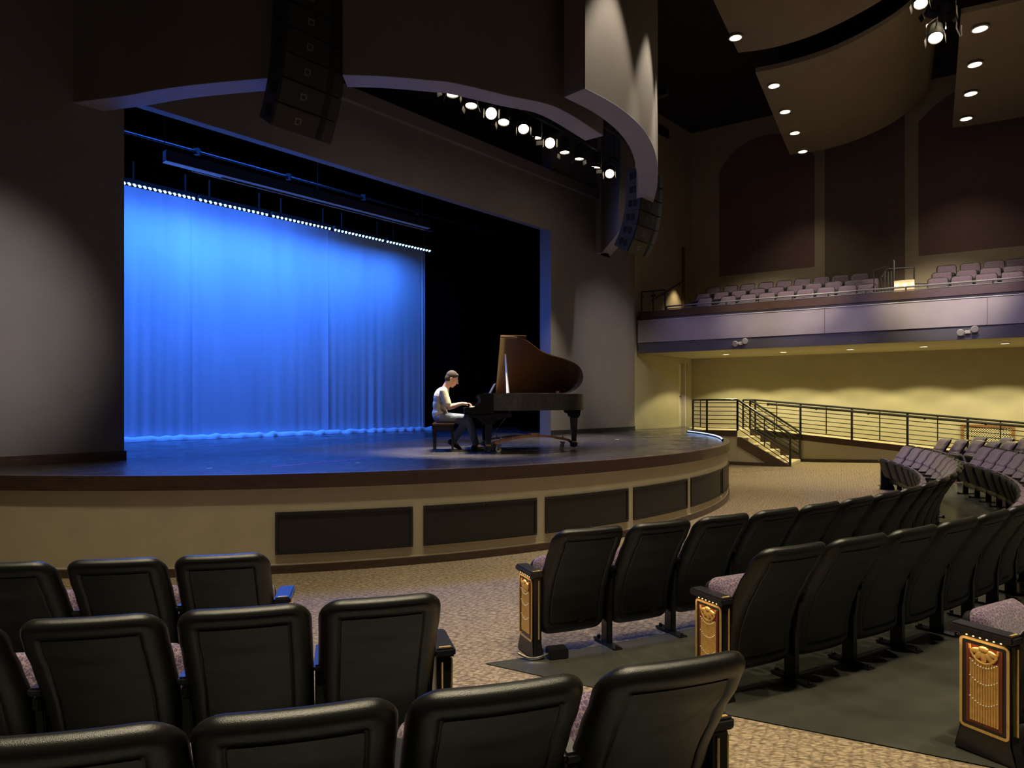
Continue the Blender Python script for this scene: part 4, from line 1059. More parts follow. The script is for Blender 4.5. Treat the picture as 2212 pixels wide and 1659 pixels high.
# ---- fixtures
def par_can(label, p, target, lens='lens', energy=0, angle=40, scale=1.0, group='stage lights on the forestage pipe', color=TUNG, hang=0.45):
    t = thing('stage_light', p, label, 'stage light', group)
    d = (Vector(target) - Vector(p)).normalized(); Q = d.to_track_quat('Z', 'Y').to_matrix().to_4x4(); k = scale
    MB().lathe([(0.05 * k, -0.30 * k), (0.085 * k, -0.27 * k), (0.095 * k, -0.12 * k), (0.115 * k, -0.10 * k), (0.115 * k, 0.02 * k), (0.102 * k, 0.02 * k), (0.098 * k, -0.03 * k), (0.02, -0.03 * k)], (0, 0, 0), 16, Q).build('can', 'black', t)
    MB().lathe([(0.001, -0.006), (0.096 * k, -0.006), (0.096 * k, 0.002), (0.001, 0.004)], (0, 0, 0), 16, Q).build('lens', lens, t)
    for i, a in enumerate((0, 180)):
        mb = MB()
        R = Q @ Matrix.Rotation(rad(a), 4, 'Z') @ Matrix.Translation((0.135 * k, 0, 0.07 * k)) @ Matrix.Rotation(rad(14), 4, 'Y')
        q = MB().box((0, 0, 0), (0.006, 0.15 * k, 0.08 * k)); mb.add([R @ v for v in q.v], q.f)
        mb.build('barn_door', 'black', t, smooth=False)
    back = Q @ Vector((0, 0, -0.14 * k))
    up = Vector((0, 0, hang))
    side = Q.to_3x3() @ Vector((1, 0, 0)); side.z = 0; side = side.normalized() if side.length > 0.1 else Vector((1, 0, 0))
    MB().tube([back + side * 0.13 * k, back + side * 0.13 * k + Vector((0, 0, 0.16)), back + Vector((0, 0, 0.24)), back - side * 0.13 * k + Vector((0, 0, 0.16)), back - side * 0.13 * k], 0.010, 6).build('yoke', 'black', t)
    MB().tube([back + Vector((0, 0, 0.24)), back + up], 0.014, 6).build('clamp', 'steel', t)
    if energy:
        l = spot('stage_lamp', (0, 0, 0), (0, 0, 1), energy, color, angle, 0.7, 0.05)
        l.location = d * 0.17; l.rotation_euler = d.to_track_quat('-Z', 'Y').to_euler(); l.parent = t
    return t
ZL = 7.0
lamps = [(935, 187), (978, 203), (1018, 227), (1061, 245), (1088, 263), (1131, 278), (1158, 296), (1188, 309), (1220, 328), (1251, 342), (1287, 360), (1317, 375), (1345, 390)]
tg = [(-4, 11.5), (-2, 9.5), (-1.2, 10.9), (0, 0.2, 1.9), (0.6, 11.5), (1.5, 11.0), (2.0, 12.5), (0, 1.6, 1.9), (3.0, 14.5), (2.0, 15.5), (3.4, 12.0), (2.5, 5.0, 0.4), (3.0, 13.0)]
piano_c = Vector((-0.1, 11.1, 1.9))
for k, (u, v) in enumerate(lamps):
    p = G(u, v, ZL)
    bright = k in (3, 7); mid = k in (5, 11)
    if bright: tgt = Vector((0.6, 3.0, 2.6))
    elif mid: tgt = Vector((0.3, 8.2, 1.0))
    else: tgt = Vector((p.x - 0.4 + 0.5 * math.sin(k * 1.7), p.y + 0.5 + 0.5 * math.sin(k * 2.1), ZS))
    en = 900 if not (bright or mid) else (110 if mid else 60)
    if k in (1, 2, 4): en = 2300; tgt = Vector((-0.9 + 0.5 * (k == 4), 10.8, 1.6)) + Vector((0, 0, 0))
    par_can('%s lit lamp from the left in the row under the portal' % ORD[k], p, tgt, 'lens', en, 42 if k not in (1, 2, 4) else 30, 1.0)
pp = thing('light_pipe', G(1131, 278, ZL + 0.35), 'dark steel pipe carrying the row of stage lights', 'pipe')
a = G(900, 168, ZL); b = G(1352, 394, ZL)
MB().tube([a + Vector((0, 0, 0.40)), b + Vector((0, 0, 0.40))], 0.03, 8).build('pipe', 'steel', pp, world=True)
dpp = (b - a).normalized(); pn = Vector((-dpp.y, dpp.x, 0))
MB().tube([a + Vector((0, 0, 0.75)) - pn * 0.3, b + Vector((0, 0, 0.75)) - pn * 0.3], 0.03, 8).build('upper_pipe', 'steel', pp, world=True)
for k in range(6):
    q = a.lerp(b, (k + 0.5) / 6); MB().tube([q + Vector((0, 0, 0.4)), q + Vector((0, 0, 2.4))], 0.012, 6).build('drop_rod', 'steel', pp, world=True)
# fixtures behind the portal pieces washing down fascia 3
for k, (q, zz, off) in enumerate(((0.14, 8.35, 0.55), (0.42, 8.30, 0.55), (0.64, 8.2, 0.6))):
    i = int(q * (len(pc3) - 2)); d = (pc3[i + 1] - pc3[i]).normalized(); o = Vector((d.y, -d.x)); c = pc3[i]
    spot('fascia_beam', (c.x + o.x * off, c.y + o.y * off, zz), (c.x + o.x * off * 0.9, c.y + o.y * off * 0.9, 5.0), 640, (1.0, 0.90, 0.74), 52, 0.5, 0.03)
# lamp cluster under the ceiling, top right
cl_c = G(2035, 70, 8.3)
def yb_(u, v, z): return G(u, v, z)
cb = thing('catwalk_pipe', yb_(2045, 20, 8.6), 'steel catwalk pipe holding the lamp cluster at the top edge', 'pipe')
MB().tube([yb_(2030, -60, 8.75), yb_(2062, 45, 8.75)], 0.03, 8).build('pipe', 'chrome', cb, world=True)
MB().tube([yb_(2066, 0, 8.9), yb_(2068, 40, 8.7), yb_(2066, 60, 8.6), yb_(2074, 78, 8.4), yb_(2078, 76, 8.4), yb_(2077, 55, 8.5)], 0.012, 6).build('cable', 'white', cb, world=True)
par_can('brightest lamp of the cluster hanging at the top edge', yb_(2021, 81, 8.2), (4.6, 8.0, 0.5), 'lens', 60, 48, 1.1, 'catwalk lamps', TUNG, 0.5)
par_can('second lit lamp of the cluster, cut by the top edge', yb_(1989, 7, 8.4), (4.0, 8.0, 0.5), 'lens', 60, 44, 1.0, 'catwalk lamps', TUNG, 0.5)
par_can('lamp facing away in the middle of the top cluster', yb_(2045, 36, 8.45), W(7.0, -2.5, 4.6), 'lens', 2800, 34, 1.1, 'catwalk lamps', TUNG, 0.4)
par_can('lamp facing away at the back of the top cluster', yb_(2012, 30, 8.6), W(3.4, -2.5, 4.7), 'lens', 2400, 30, 1.0, 'catwalk lamps', TUNG, 0.4)

# ---- loudspeaker line arrays
def line_array(label, base, zfoot, ztop, tilts, w=0.80, h=0.275, dep=0.48):
    # base: plan position of the top front centre; boxes hang downwards, curving under
    t = thing('line_array', (base[0], base[1], zfoot), label, 'loudspeaker', 'curved loudspeaker arrays')
    fx = Vector((AX.x, AX.y, 0)); wx = Vector((SD.x, SD.y, 0)); up = Vector((0, 0, 1))
    p = Vector((base[0], base[1], ztop)); ang = 0.0
    for k, a in enumerate(tilts):
        fd = fx * math.cos(rad(a)) - up * math.sin(rad(a)); dn = -up * math.cos(rad(a)) - fx * math.sin(rad(a))
        c0, c1 = p, p + dn * h
        g = 0.006
        hb = 0.82
        def P(pp_, side, back, kk=1.0): return pp_ + wx * side * (w / 2) * kk - fd * back
        mb = MB().hexa([P(c1 - dn * g, -1, 0), P(c1 - dn * g, 1, 0), P(c1 - dn * g - (-dn) * 0 , 1, dep, .8), P(c1 - dn * g, -1, dep, .8), P(c0 + dn * g, -1, 0), P(c0 + dn * g, 1, 0), P(c0 + dn * g, 1, dep, .8), P(c0 + dn * g, -1, dep, .8)])
        o = mb.build('cabinet', 'speaker', t, world=True, bevel=0.006)
        m_ = (c0 + c1) / 2
        # front: recessed dark slot right of centre, side rims
        for xa, xb, mt, nm, dp in ((0.44, 0.58, 'black', 'horn_slot', 0.004), (-0.96, 0.40, 'speaker', 'front_grille', 0.010), (0.62, 0.96, 'speaker', 'front_grille', 0.010)):
            q0 = c0 + dn * 0.014; q1 = c1 - dn * 0.014
            A = [q1 + wx * xa * w / 2, q1 + wx * xb * w / 2, q0 + wx * xb * w / 2, q0 + wx * xa * w / 2]
            MB().hexa([A[0], A[1], A[1] - fd * 0.01, A[0] - fd * 0.01, A[3], A[2], A[2] - fd * 0.01, A[3] - fd * 0.01]) if False else None
            v = [a_ + fd * 0.001 for a_ in A] + [a_ + fd * dp for a_ in A]
            MB().add(v, [(3, 2, 1, 0), (4, 5, 6, 7), (0, 1, 5, 4), (1, 2, 6, 5), (2, 3, 7, 6), (3, 0, 4, 7)]).build(nm, mt, o, world=True, smooth=False)
        # square badge with a bowl cut out
        bc = m_ - wx * 0.12 * w + fd * 0.0115
        mb = MB()
        for (x0, x1, y0, y1) in ((-.04, -.022, -.04, .04), (.022, .04, -.022, .04), (-.022, .03, .022, .04), (-.022, .022, -.04, -.022)):
            A = [bc + wx * x0 - dn * y0, bc + wx * x1 - dn * y0, bc + wx * x1 - dn * y1, bc + wx * x0 - dn * y1]
            mb.add(A + [a_ + fd * 0.002 for a_ in A], [(3, 2, 1, 0), (4, 5, 6, 7), (0, 1, 5, 4), (1, 2, 6, 5), (2, 3, 7, 6), (3, 0, 4, 7)])
        mb.build('badge', 'logo', o, world=True, smooth=False)
        # rigging plates on the near side
        for bk in (0.14, 0.26):
            cc = m_ - wx * (w / 2) * (1 - 0.2 * bk / dep) - fd * bk
            MB().box(cc - wx * 0.004, (0.016, 0.075, 0.12), (Matrix.Rotation(math.atan2(SD.y, SD.x), 3, 'Z'))).build('rigging_plate', 'black', o, world=True, smooth=False)
        p = c1
    return t
# left array (in the slot of the left fascia) and right array
al = G(690, 119, ZB)
yL = 7.75
la = Vector(((690 - CX) / F * yL, yL))
line_array('dark curved loudspeaker array hanging in front of the portal, left', la, 4.8, 7.45, [0, 0, 1, 2, 4, 8, 14, 22, 30])
yR = 13.0
rA = Vector(((1410 - CX) / F * yR, yR))
line_array('curved loudspeaker array hanging at the right end of the portal', rA, 4.7, 6.35, [0, 3, 7, 12, 20, 30], dep=0.40)

# ================================================================== GRAND PIANO
PA = rad(5.0)
K0 = Vector((-0.82, 11.02, ZS))
pn_ = thing('grand_piano', K0, 'open black grand piano with brown reflection painted on the lid underside on the stage', 'piano', None, PA)
out = [(0.32, -0.75), (0.45, -0.75), (0.62, -0.75), (0.84, -0.735), (1.02, -0.66), (1.18, -0.52), (1.34, -0.38), (1.55, -0.27), (1.78, -0.18), (1.98, -0.07), (2.12, 0.08), (2.19, 0.28), (2.18, 0.48), (2.08, 0.66), (1.92, 0.74), (1.7, 0.75), (0.9, 0.75), (0.32, 0.75)]
out = [(x if x < 0.8 else 0.8 + (x - 0.8) * 0.915, y) for x, y in out]
body = catmull([Vector((x, y, 0)) for x, y in out], 4)
bx_ = [(p.x, p.y) for p in body]
def shrink(poly, d):
    n = len(poly); o = []
    for i in range(n):
        p0 = Vector(poly[i - 1]); p1 = Vector(poly[i]); p2 = Vector(poly[(i + 1) % n])
        t = (p2 - p0).normalized(); o.append((p1.x - t.y * d, p1.y + t.x * d))
    return o
RZ0, RZ1 = 0.655, 0.925
inn = shrink(bx_, 0.045)
n = len(bx_)
vs = []
for poly_, z in ((bx_, RZ0), (bx_, RZ1), (inn, RZ1), (inn, RZ1 - 0.10)): vs += [(x, y, z) for x, y in poly_]
fs = [(k * n + i, k * n + (i + 1) % n, (k + 1) * n + (i + 1) % n, (k + 1) * n + i) for k in range(3) for i in range(n)]
MB().add(vs, fs + [tuple(range(n))]).build('rim', 'pianoside', pn_)
MB().add([(x, y, RZ1 - 0.10) for x, y in inn], [tuple(range(n))]).build('iron_plate', 'plate', pn_, smooth=False)
MB().box((0.46, 0, 0.80), (0.16, 1.40, 0.22)).build('pin_block', 'piano', pn_, bevel=0.01)
# keyboard end: key bed, cheeks, fall board, keys
MB().box((0.20, 0, 0.645), (0.34, 1.50, 0.075)).build('key_bed', 'piano', pn_, bevel=0.008)
ck = [(x + 0.20, z) for x, z in [(-0.17, 0.615), (-0.17, 0.695), (-0.05, 0.705), (0.03, 0.735), (0.075, 0.79), (0.08, 0.84), (0.055, 0.87), (0.06, 0.905), (0.10, 0.925), (0.28, 0.925), (0.28, 0.615)]]
for y in (-0.752, 0.702): MB().prof(ck, Matrix.Identity(4), y, y + 0.05).build('cheek', 'piano', pn_, bevel=0.006)
MB().box((0.315, 0, 0.80), (0.03, 1.40, 0.20), Matrix.Rotation(rad(-12), 3, 'Y')).build('fall_board', 'velvet', pn_, bevel=0.006)
mb = MB(); kw = 1.224 / 52
for i in range(52): mb.box((0.21, -0.612 + kw * (i + 0.5), 0.708), (0.15, kw * 0.94, 0.018))
mb.build('white_keys', 'ivory', pn_, smooth=False)
mb = MB()
for i in range(51):
    if (i + 5) % 7 not in (2, 6): mb.box((0.238, -0.612 + kw * (i + 1), 0.722), (0.095, 0.011, 0.016))
mb.build('black_keys', 'piano', pn_, smooth=False)
MB().box((0.045, 0, 0.655), (0.03, 1.40, 0.10)).build('key_slip', 'piano', pn_, bevel=0.005)
# music desk
MB().box((0.50, 0, 1.01), (0.016, 0.62, 0.19), Matrix.Rotation(rad(28), 3, 'Y')).build('music_desk', 'pianoside', pn_, bevel=0.004)
# lid: body outline behind x=0.42, hinged along the bass side
th = rad(35.5)
LM = Matrix.Translation((0, 0.76, RZ1 + 0.012)) @ Matrix.Rotation(-th, 4, 'X')
lp = [(max(x, 0.60), y - 0.76) for x, y in shrink(bx_, -0.015) if x > 0.25]
lp = list(dict.fromkeys([(round(a, 4), round(b, 4)) for a, b in lp]))
mb = MB().prism(lp, 0.0, 0.022); mb.v = [LM @ v for v in mb.v]
lid = mb.build('lid', 'lid', pn_, smooth=False)
mb = MB().box((0.60 + 0.21, -0.76, 0.036), (0.41, 1.50, 0.022)); mb.v = [LM @ v for v in mb.v]
mb.build('folded_front_flap', 'lid', lid, bevel=0.004)
mb = MB().tube([LM @ Vector((0.62, -1.50, -0.004)), LM @ Vector((0.86, -1.50, -0.004))], 0.008, 6); mb.build('lid_edge_strip', 'brass', lid)
pt = LM @ Vector((0.70, -1.10, -0.01)); pbm = Vector((0.70, -0.69, RZ1 - 0.01))
MB().tube([pbm, pbm.lerp(pt, 0.25), pt], [0.026, 0.020, 0.012], 8).build('prop_stick', 'ivory', pn_)
MB().box((1.55, -0.22, RZ1 + 0.02), (0.05, 0.035, 0.05)).build('lid_rest', 'wood', pn_)
# legs
def leg(x, y, zbot, zt, front=True):
    o = MB().hexa([(x - .036, y - .036, zbot), (x + .036, y - .036, zbot), (x + .036, y + .036, zbot), (x - .036, y + .036, zbot), (x - .058, y - .058, zt - .13), (x + .058, y - .058, zt - .13), (x + .058, y + .058, zt - .13), (x - .058, y + .058, zt - .13)])
    o.box((x, y, zt - 0.115), (0.15, 0.15, 0.03)); o.box((x, y, zt - 0.06), (0.19, 0.17, 0.08))
    g = o.build('leg', 'piano', pn_, bevel=0.006)
    if front:
        pr = [(x - 0.30, zt + 0.005), (x + 0.36, zt + 0.005), (x + 0.36, zt - 0.055), (x + 0.22, zt - 0.075), (x + 0.13, zt - 0.11), (x + 0.085, zt - 0.17), (x - 0.085, zt - 0.17), (x - 0.12, zt - 0.11), (x - 0.20, zt - 0.07), (x - 0.30, zt - 0.05)]
    else:
        pr = [(x - 0.16, zt + 0.005), (x + 0.11, zt + 0.005), (x + 0.10, zt - 0.05), (x + 0.075, zt - 0.13), (x - 0.075, zt - 0.13), (x - 0.09, zt - 0.07), (x - 0.16, zt - 0.04)]
    MB().prof(pr, Matrix.Identity(4), y - 0.07, y + 0.07).build('leg_bracket', 'piano', g, bevel=0.006)
    MB().box((x, y, zbot + 0.03), (0.078, 0.078, 0.06)).build('brass_collar', 'brass', g, bevel=0.004)
    MB().lathe([(0.035, -0.014), (0.04, 0), (0.035, 0.014)], (x, y, zbot - 0.02), 14, Matrix.Rotation(math.pi / 2, 4, 'X')).build('caster', 'brass', g)
LEGS = [(0.40, -0.62), (0.40, 0.62), (1.90, 0.24)]
for i, (x, y) in enumerate(LEGS): leg(x, y, 0.075, 0.655 if i == 2 else 0.612, i < 2)
# pedal lyre
ly = MB().box((0.42, -0.085, 0.38), (0.035, 0.03, 0.48)).box((0.42, 0.085, 0.38), (0.035, 0.03, 0.48)).box((0.42, 0, 0.12), (0.09, 0.26, 0.06)).build('pedal_lyre', 'piano', pn_, bevel=0.004)
mb = MB()
for y in (-0.06, 0, 0.06): mb.box((0.32, y, 0.105), (0.16, 0.022, 0.012))
mb.build('pedals', 'brass', ly, bevel=0.003)
MB().tube([(0.44, 0.05, 0.15), (0.80, 0.05, 0.64)], 0.008, 6).build('lyre_brace', 'brass', ly)

# ---- dolly under the piano
dl = thing('piano_dolly', K0, 'brown wooden piano dolly with casters under the grand piano', 'dolly', None, PA)
hub = Vector((1.18, -0.02, 0.225))
for i, (x, y) in enumerate(LEGS):
    e = Vector((x, y, 0.11)); d = (hub - e); d.z = 0; d.normalize(); s = Vector((-d.y, d.x, 0)) * 0.045
    a = e + d * 0.10 + Vector((0, 0, 0.02)); m1 = e.lerp(hub, 0.55) + Vector((0, 0, 0.02)); 
    q = []
    for p_ in (a, m1, hub): q.append(p_)
    mb = MB()
    for p_, r_ in zip(q[:-1], q[1:]):
        mb.hexa([p_ - s, r_ - s, r_ + s, p_ + s, p_ - s + Vector((0, 0, .036)), r_ - s + Vector((0, 0, .036)), r_ + s + Vector((0, 0, .036)), p_ + s + Vector((0, 0, .036))])
    arm = mb.build('arm', 'dollywood', dl, smooth=False)
    MB().lathe([(0.062, 0.035), (0.068, 0.035), (0.068, 0.105), (0.058, 0.105), (0.058, 0.045), (0.001, 0.045)], e.xy.to_3d(), 14).build('leg_cup', 'steel', arm)
    MB().tube([e + Vector((0, 0, -0.03)), a + Vector((0, 0, 0.01))], 0.022, 8).build('cup_stem', 'steel', arm)
    cp = e + d * 0.22
    f = MB().box((cp.x, cp.y, 0.112), (0.075, 0.06, 0.024)).hexa([(cp.x - .035, cp.y - .028, .03), (cp.x + .02, cp.y - .028, .03), (cp.x + .02, cp.y - .022, .03), (cp.x - .035, cp.y - .022, .03), (cp.x - .025, cp.y - .028, .11), (cp.x + .035, cp.y - .028, .11), (cp.x + .035, cp.y - .022, .11), (cp.x - .025, cp.y - .022, .11)])
    f.build('caster_fork', 'chrome', arm, smooth=False)
    MB().lathe([(0.030, -0.018), (0.042, -0.016), (0.042, 0.016), (0.030, 0.018)], (cp.x - 0.008, cp.y, 0.0425), 18, Matrix.Rotation(math.pi / 2, 4, 'X')).build('caster_wheel', 'ivory', arm)
    MB().lathe([(0.012, 0), (0.014, 0.03), (0.007, 0.045)], a.lerp(m1, 0.35) + Vector((0, 0, 0.034)), 10).build('bolt', 'chrome', arm)
MB().lathe([(0.11, -0.012), (0.11, 0.050), (0.02, 0.054)], hub, 6).build('hub_plate', 'dollywood', dl, smooth=False)

# ---- bench
bn = thing('piano_bench', K0 + Matrix.Rotation(PA, 3, 'Z') @ Vector((-0.30, 0.0, 0)), 'dark wooden piano bench with a thin padded top', 'bench', None, PA)
MB().box((0, 0, 0.435), (0.36, 0.74, 0.03)).build('padded_top', 'lid', bn, bevel=0.010)
MB().box((0, 0, 0.38), (0.33, 0.70, 0.08)).build('apron', 'piano', bn, bevel=0.004)
for x in (-0.145, 0.145):
    for y in (-0.325, 0.325):
        g = MB().hexa([(x - .016, y - .016, 0.02), (x + .016, y - .016, 0.02), (x + .016, y + .016, 0.02), (x - .016, y + .016, 0.02), (x - .024, y - .024, .36), (x + .024, y - .024, .36), (x + .024, y + .024, .36), (x - .024, y + .024, .36)]).build('leg', 'piano', bn, smooth=False)
        MB().lathe([(0.014, 0), (0.018, 0.008), (0.014, 0.022)], (x, y, 0), 10).build('foot', 'brass', g)

# ================================================================== PIANIST (one continuous body, dressed)
pe_ = thing('person', K0 + Matrix.Rotation(PA, 3, 'Z') @ Vector((-0.30, 0.0, 0)), 'man in a cream t-shirt and blue jeans playing the grand piano', 'person', None, PA)
ox = 0.325                     # local x of the person = piano x + 0.30
def X(x, y, z): return Vector((x + ox, y, z))
hip_r, hip_l = X(-0.36, -0.095, 0.535), X(-0.36, 0.095, 0.535)
knee_r, knee_l = X(0.075, -0.13, 0.515), X(0.06, 0.15, 0.50)
ank_r, ank_l = X(0.20, -0.13, 0.095), X(-0.16, 0.15, 0.15)
waist, chest, neckb = X(-0.395, 0, 0.66), X(-0.355, 0, 0.87), X(-0.292, 0, 1.025)
sh_r, sh_l = X(-0.325, -0.175, 0.955), X(-0.325, 0.175, 0.955)
el_r, el_l = X(-0.245, -0.235, 0.70), X(-0.245, 0.235, 0.71)
wr_r, wr_l = X(-0.03, -0.20, 0.765), X(-0.03, 0.16, 0.765)
HC = X(-0.190, 0, 1.165)
HR = Matrix.Rotation(rad(24), 3, 'Y')      # head bowed towards the keys
def H_(x, y, z): return HC + HR @ Vector((x, y, z))
def hand(mb, w, sgn):
    palm = w + Vector((0.065, 0.004 * sgn, -0.006))
    mb.capsule(w, 0.024, palm, 0.026)
    for j in range(4):
        y = (-0.033 + 0.022 * j) * -sgn
        k = palm + Vector((0.022, y, 0.004)); L = (0.060, 0.068, 0.064, 0.050)[j]
        k2 = k + Vector((L * 0.55, y * 0.25, 0.004)); k3 = k2 + Vector((L * 0.40, y * 0.1, -0.020)); k4 = k3 + Vector((0.012, 0, -0.020))
        mb.capsule(palm + Vector((-0.01, y * 0.8, 0)), 0.0115, k, 0.0105, 8, 3); mb.capsule(k, 0.0100, k2, 0.0092, 8, 3); mb.capsule(k2, 0.0092, k3, 0.0084, 8, 3); mb.capsule(k3, 0.0084, k4, 0.0072, 8, 3)
    t0 = w + Vector((0.028, 0.026 * sgn, -0.006)); t1_ = t0 + Vector((0.035, 0.022 * sgn, -0.012)); t2 = t1_ + Vector((0.032, 0.004 * sgn, -0.014))
    mb.capsule(w + Vector((0.012, 0.008 * sgn, 0)), 0.014, t0, 0.0135, 8, 3); mb.capsule(t0, 0.0125, t1_, 0.0108, 8, 3); mb.capsule(t1_, 0.0108, t2, 0.0088, 8, 3)
def body_parts(mb):
    mb.ell(H_(-0.012, 0, 0.030), 0.098, 0.076, 0.098, HR)          # skull
    mb.ell(H_(0.030, 0, -0.030), 0.068, 0.062, 0.092, HR)          # face
    mb.ell(H_(0.045, 0, -0.098), 0.036, 0.038, 0.030, HR)          # chin
    mb.capsule(H_(0.094, 0, 0.008), 0.011, H_(0.116, 0, -0.028), 0.013, 8, 3)   # nose
    mb.capsule(H_(0.090, -0.035, 0.022), 0.012, H_(0.090, 0.035, 0.022), 0.012, 8, 3)   # brow
    mb.capsule(H_(0.088, -0.018, -0.064), 0.009, H_(0.088, 0.018, -0.064), 0.009, 8, 3)  # lips
    for y in (-1, 1): mb.ell(H_(-0.012, 0.078 * y, -0.005), 0.019, 0.009, 0.032, HR)
    mb.capsule(H_(-0.030, 0, -0.055), 0.056, neckb, 0.058); mb.capsule(neckb, 0.06, chest, 0.09)
    for s_, e_, w_, sg in ((sh_r, el_r, wr_r, 1), (sh_l, el_l, wr_l, -1)):
        mb.capsule(chest, 0.09, s_, 0.058); mb.capsule(s_, 0.054, e_, 0.040); mb.capsule(e_, 0.042, e_.lerp(w_, 0.3), 0.041); mb.capsule(e_.lerp(w_, 0.3), 0.041, w_, 0.025); hand(mb, w_, sg)
    mb.capsule(chest, 0.11, waist, 0.105); mb.capsule(waist, 0.10, (hip_r + hip_l) / 2, 0.10)
    for h_, k_, a_, dx in ((hip_r, knee_r, ank_r, 0), (hip_l, knee_l, ank_l, 1)):
        mb.capsule((hip_r + hip_l) / 2, 0.09, h_, 0.085); mb.capsule(h_, 0.080, k_, 0.055); mb.capsule(k_, 0.054, k_.lerp(a_, 0.35), 0.052); mb.capsule(k_.lerp(a_, 0.35), 0.052, a_, 0.036)
        toe = a_ + (Vector((0.10, -0.005, -0.055)) if not dx else Vector((0.07, 0, -0.085))); mb.capsule(a_, 0.034, toe, 0.020)
blob(body_parts, 'body', 'skin', pe_, 0.0062, 3)
def shirt_parts(mb):
    mb.ell(chest + Vector((-0.01, 0, 0.0)), 0.125, 0.175, 0.17, Matrix.Rotation(rad(14), 3, 'Y'))
    mb.ell(chest.lerp(waist, 0.55) + Vector((-0.005, 0, 0)), 0.122, 0.160, 0.16, Matrix.Rotation(rad(12), 3, 'Y'))
    mb.ell(waist + Vector((0.01, 0, -0.06)), 0.130, 0.165, 0.13, Matrix.Rotation(rad(-10), 3, 'Y'))
    mb.capsule(neckb + Vector((-0.02, 0, -0.055)), 0.078, chest, 0.12)
    for s_, e_ in ((sh_r, el_r), (sh_l, el_l)):
        mb.capsule(neckb + Vector((-0.025, (s_.y) * 0.3, -0.05)), 0.062, s_, 0.064); mb.capsule(s_, 0.066, s_.lerp(e_, 0.78), 0.064)
    mb.capsule(waist + Vector((-0.02, -0.10, -0.05)), 0.06, waist + Vector((0.09, -0.11, -0.045)), 0.04); mb.capsule(waist + Vector((-0.02, 0.10, -0.05)), 0.06, waist + Vector((0.09, 0.11, -0.045)), 0.04)
blob(shirt_parts, 'tshirt', 'shirt', pe_, 0.0085, 3)
def jeans_parts(mb):
    mb.ell(X(-0.375, 0, 0.545), 0.125, 0.170, 0.105)
    for h_, k_, a_, dx in ((hip_r, knee_r, ank_r, 0), (hip_l, knee_l, ank_l, 1)):
        mb.capsule(h_, 0.096, k_, 0.070); mb.capsule(k_, 0.070, k_.lerp(a_, 0.4), 0.064); mb.capsule(k_.lerp(a_, 0.4), 0.064, a_ + (k_ - a_) * 0.06, 0.056)
        mb.capsule(k_ + Vector((-0.05, 0, -0.055)), 0.03, k_ + Vector((-0.16, 0, -0.05)), 0.03)
blob(jeans_parts, 'jeans', 'jeans', pe_, 0.0085, 3)
def shoe_r(mb):
    a = ank_r; mb.ell(a + Vector((-0.02, 0, -0.045)), 0.062, 0.046, 0.052); mb.ell(a + Vector((0.09, -0.004, -0.062)), 0.105, 0.050, 0.034); mb.capsule(a + Vector((-0.05, 0, -0.080)), 0.014, a + Vector((0.17, 0, -0.080)), 0.014); mb.ell(a + Vector((0.06, 0, -0.082)), 0.135, 0.047, 0.012)
blob(shoe_r, 'shoe', 'shoe', pe_, 0.006, 3)
def shoe_l(mb):
    a = ank_l; R = Matrix.Rotation(rad(30), 3, 'Y')
    for c, e in (((-0.02, 0, -0.045), (0.062, 0.046, 0.052)), ((0.09, 0, -0.062), (0.105, 0.050, 0.034)), ((0.06, 0, -0.082), (0.135, 0.047, 0.012))): mb.ell(a + R @ Vector(c), *e, R)
blob(shoe_l, 'shoe', 'shoe', pe_, 0.006, 3)
def hair_parts(mb):
    mb.ell(H_(-0.020, 0, 0.044), 0.100, 0.080, 0.098, HR); mb.ell(H_(-0.052, 0, -0.005), 0.068, 0.074, 0.080, HR); mb.capsule(H_(0.055, -0.035, 0.092), 0.024, H_(0.055, 0.035, 0.092), 0.024)
hr = blob(hair_parts, 'hair', 'hair', pe_, 0.0062, 2)
mb = MB()
for y in (-0.030, 0.030): mb.ell(H_(0.0915, y, 0.004), 0.006, 0.010, 0.005, HR, 8, 6)
mb.build('eyes', 'hair', pe_)

# ================================================================== SMALL THINGS
# rope light along the far stage edge
rl = thing('rope_light', POL(RST - 0.10, 0, ZS), 'blue and white rope light lying along the far stage edge', 'light')
pts = [POL(RST - 0.13, a, ZS + 0.022) for a in [-17 + 25 * i / 24 for i in range(25)]]
MB().tube(pts, 0.022, 8).build('rope', 'blackgloss', rl, world=True)
mb = MB()
for i in range(46):
    p = POL(RST - 0.13 - 0.014, -16.5 + 24 * i / 45, ZS + 0.040); mb.ell(p, 0.012, 0.012, 0.010, None, 6, 4)
mb.build('led_dots', 'ledstrip', rl, world=True)
for a in (-12, -4, 4):
    l = area('rope_lamp', POL(RST - 0.17, a, ZS + 0.06), POL(RST - 0.6, a, ZS), 0.35, (0.2, 0.42, 1.0), 1.2, 0.05, 160)
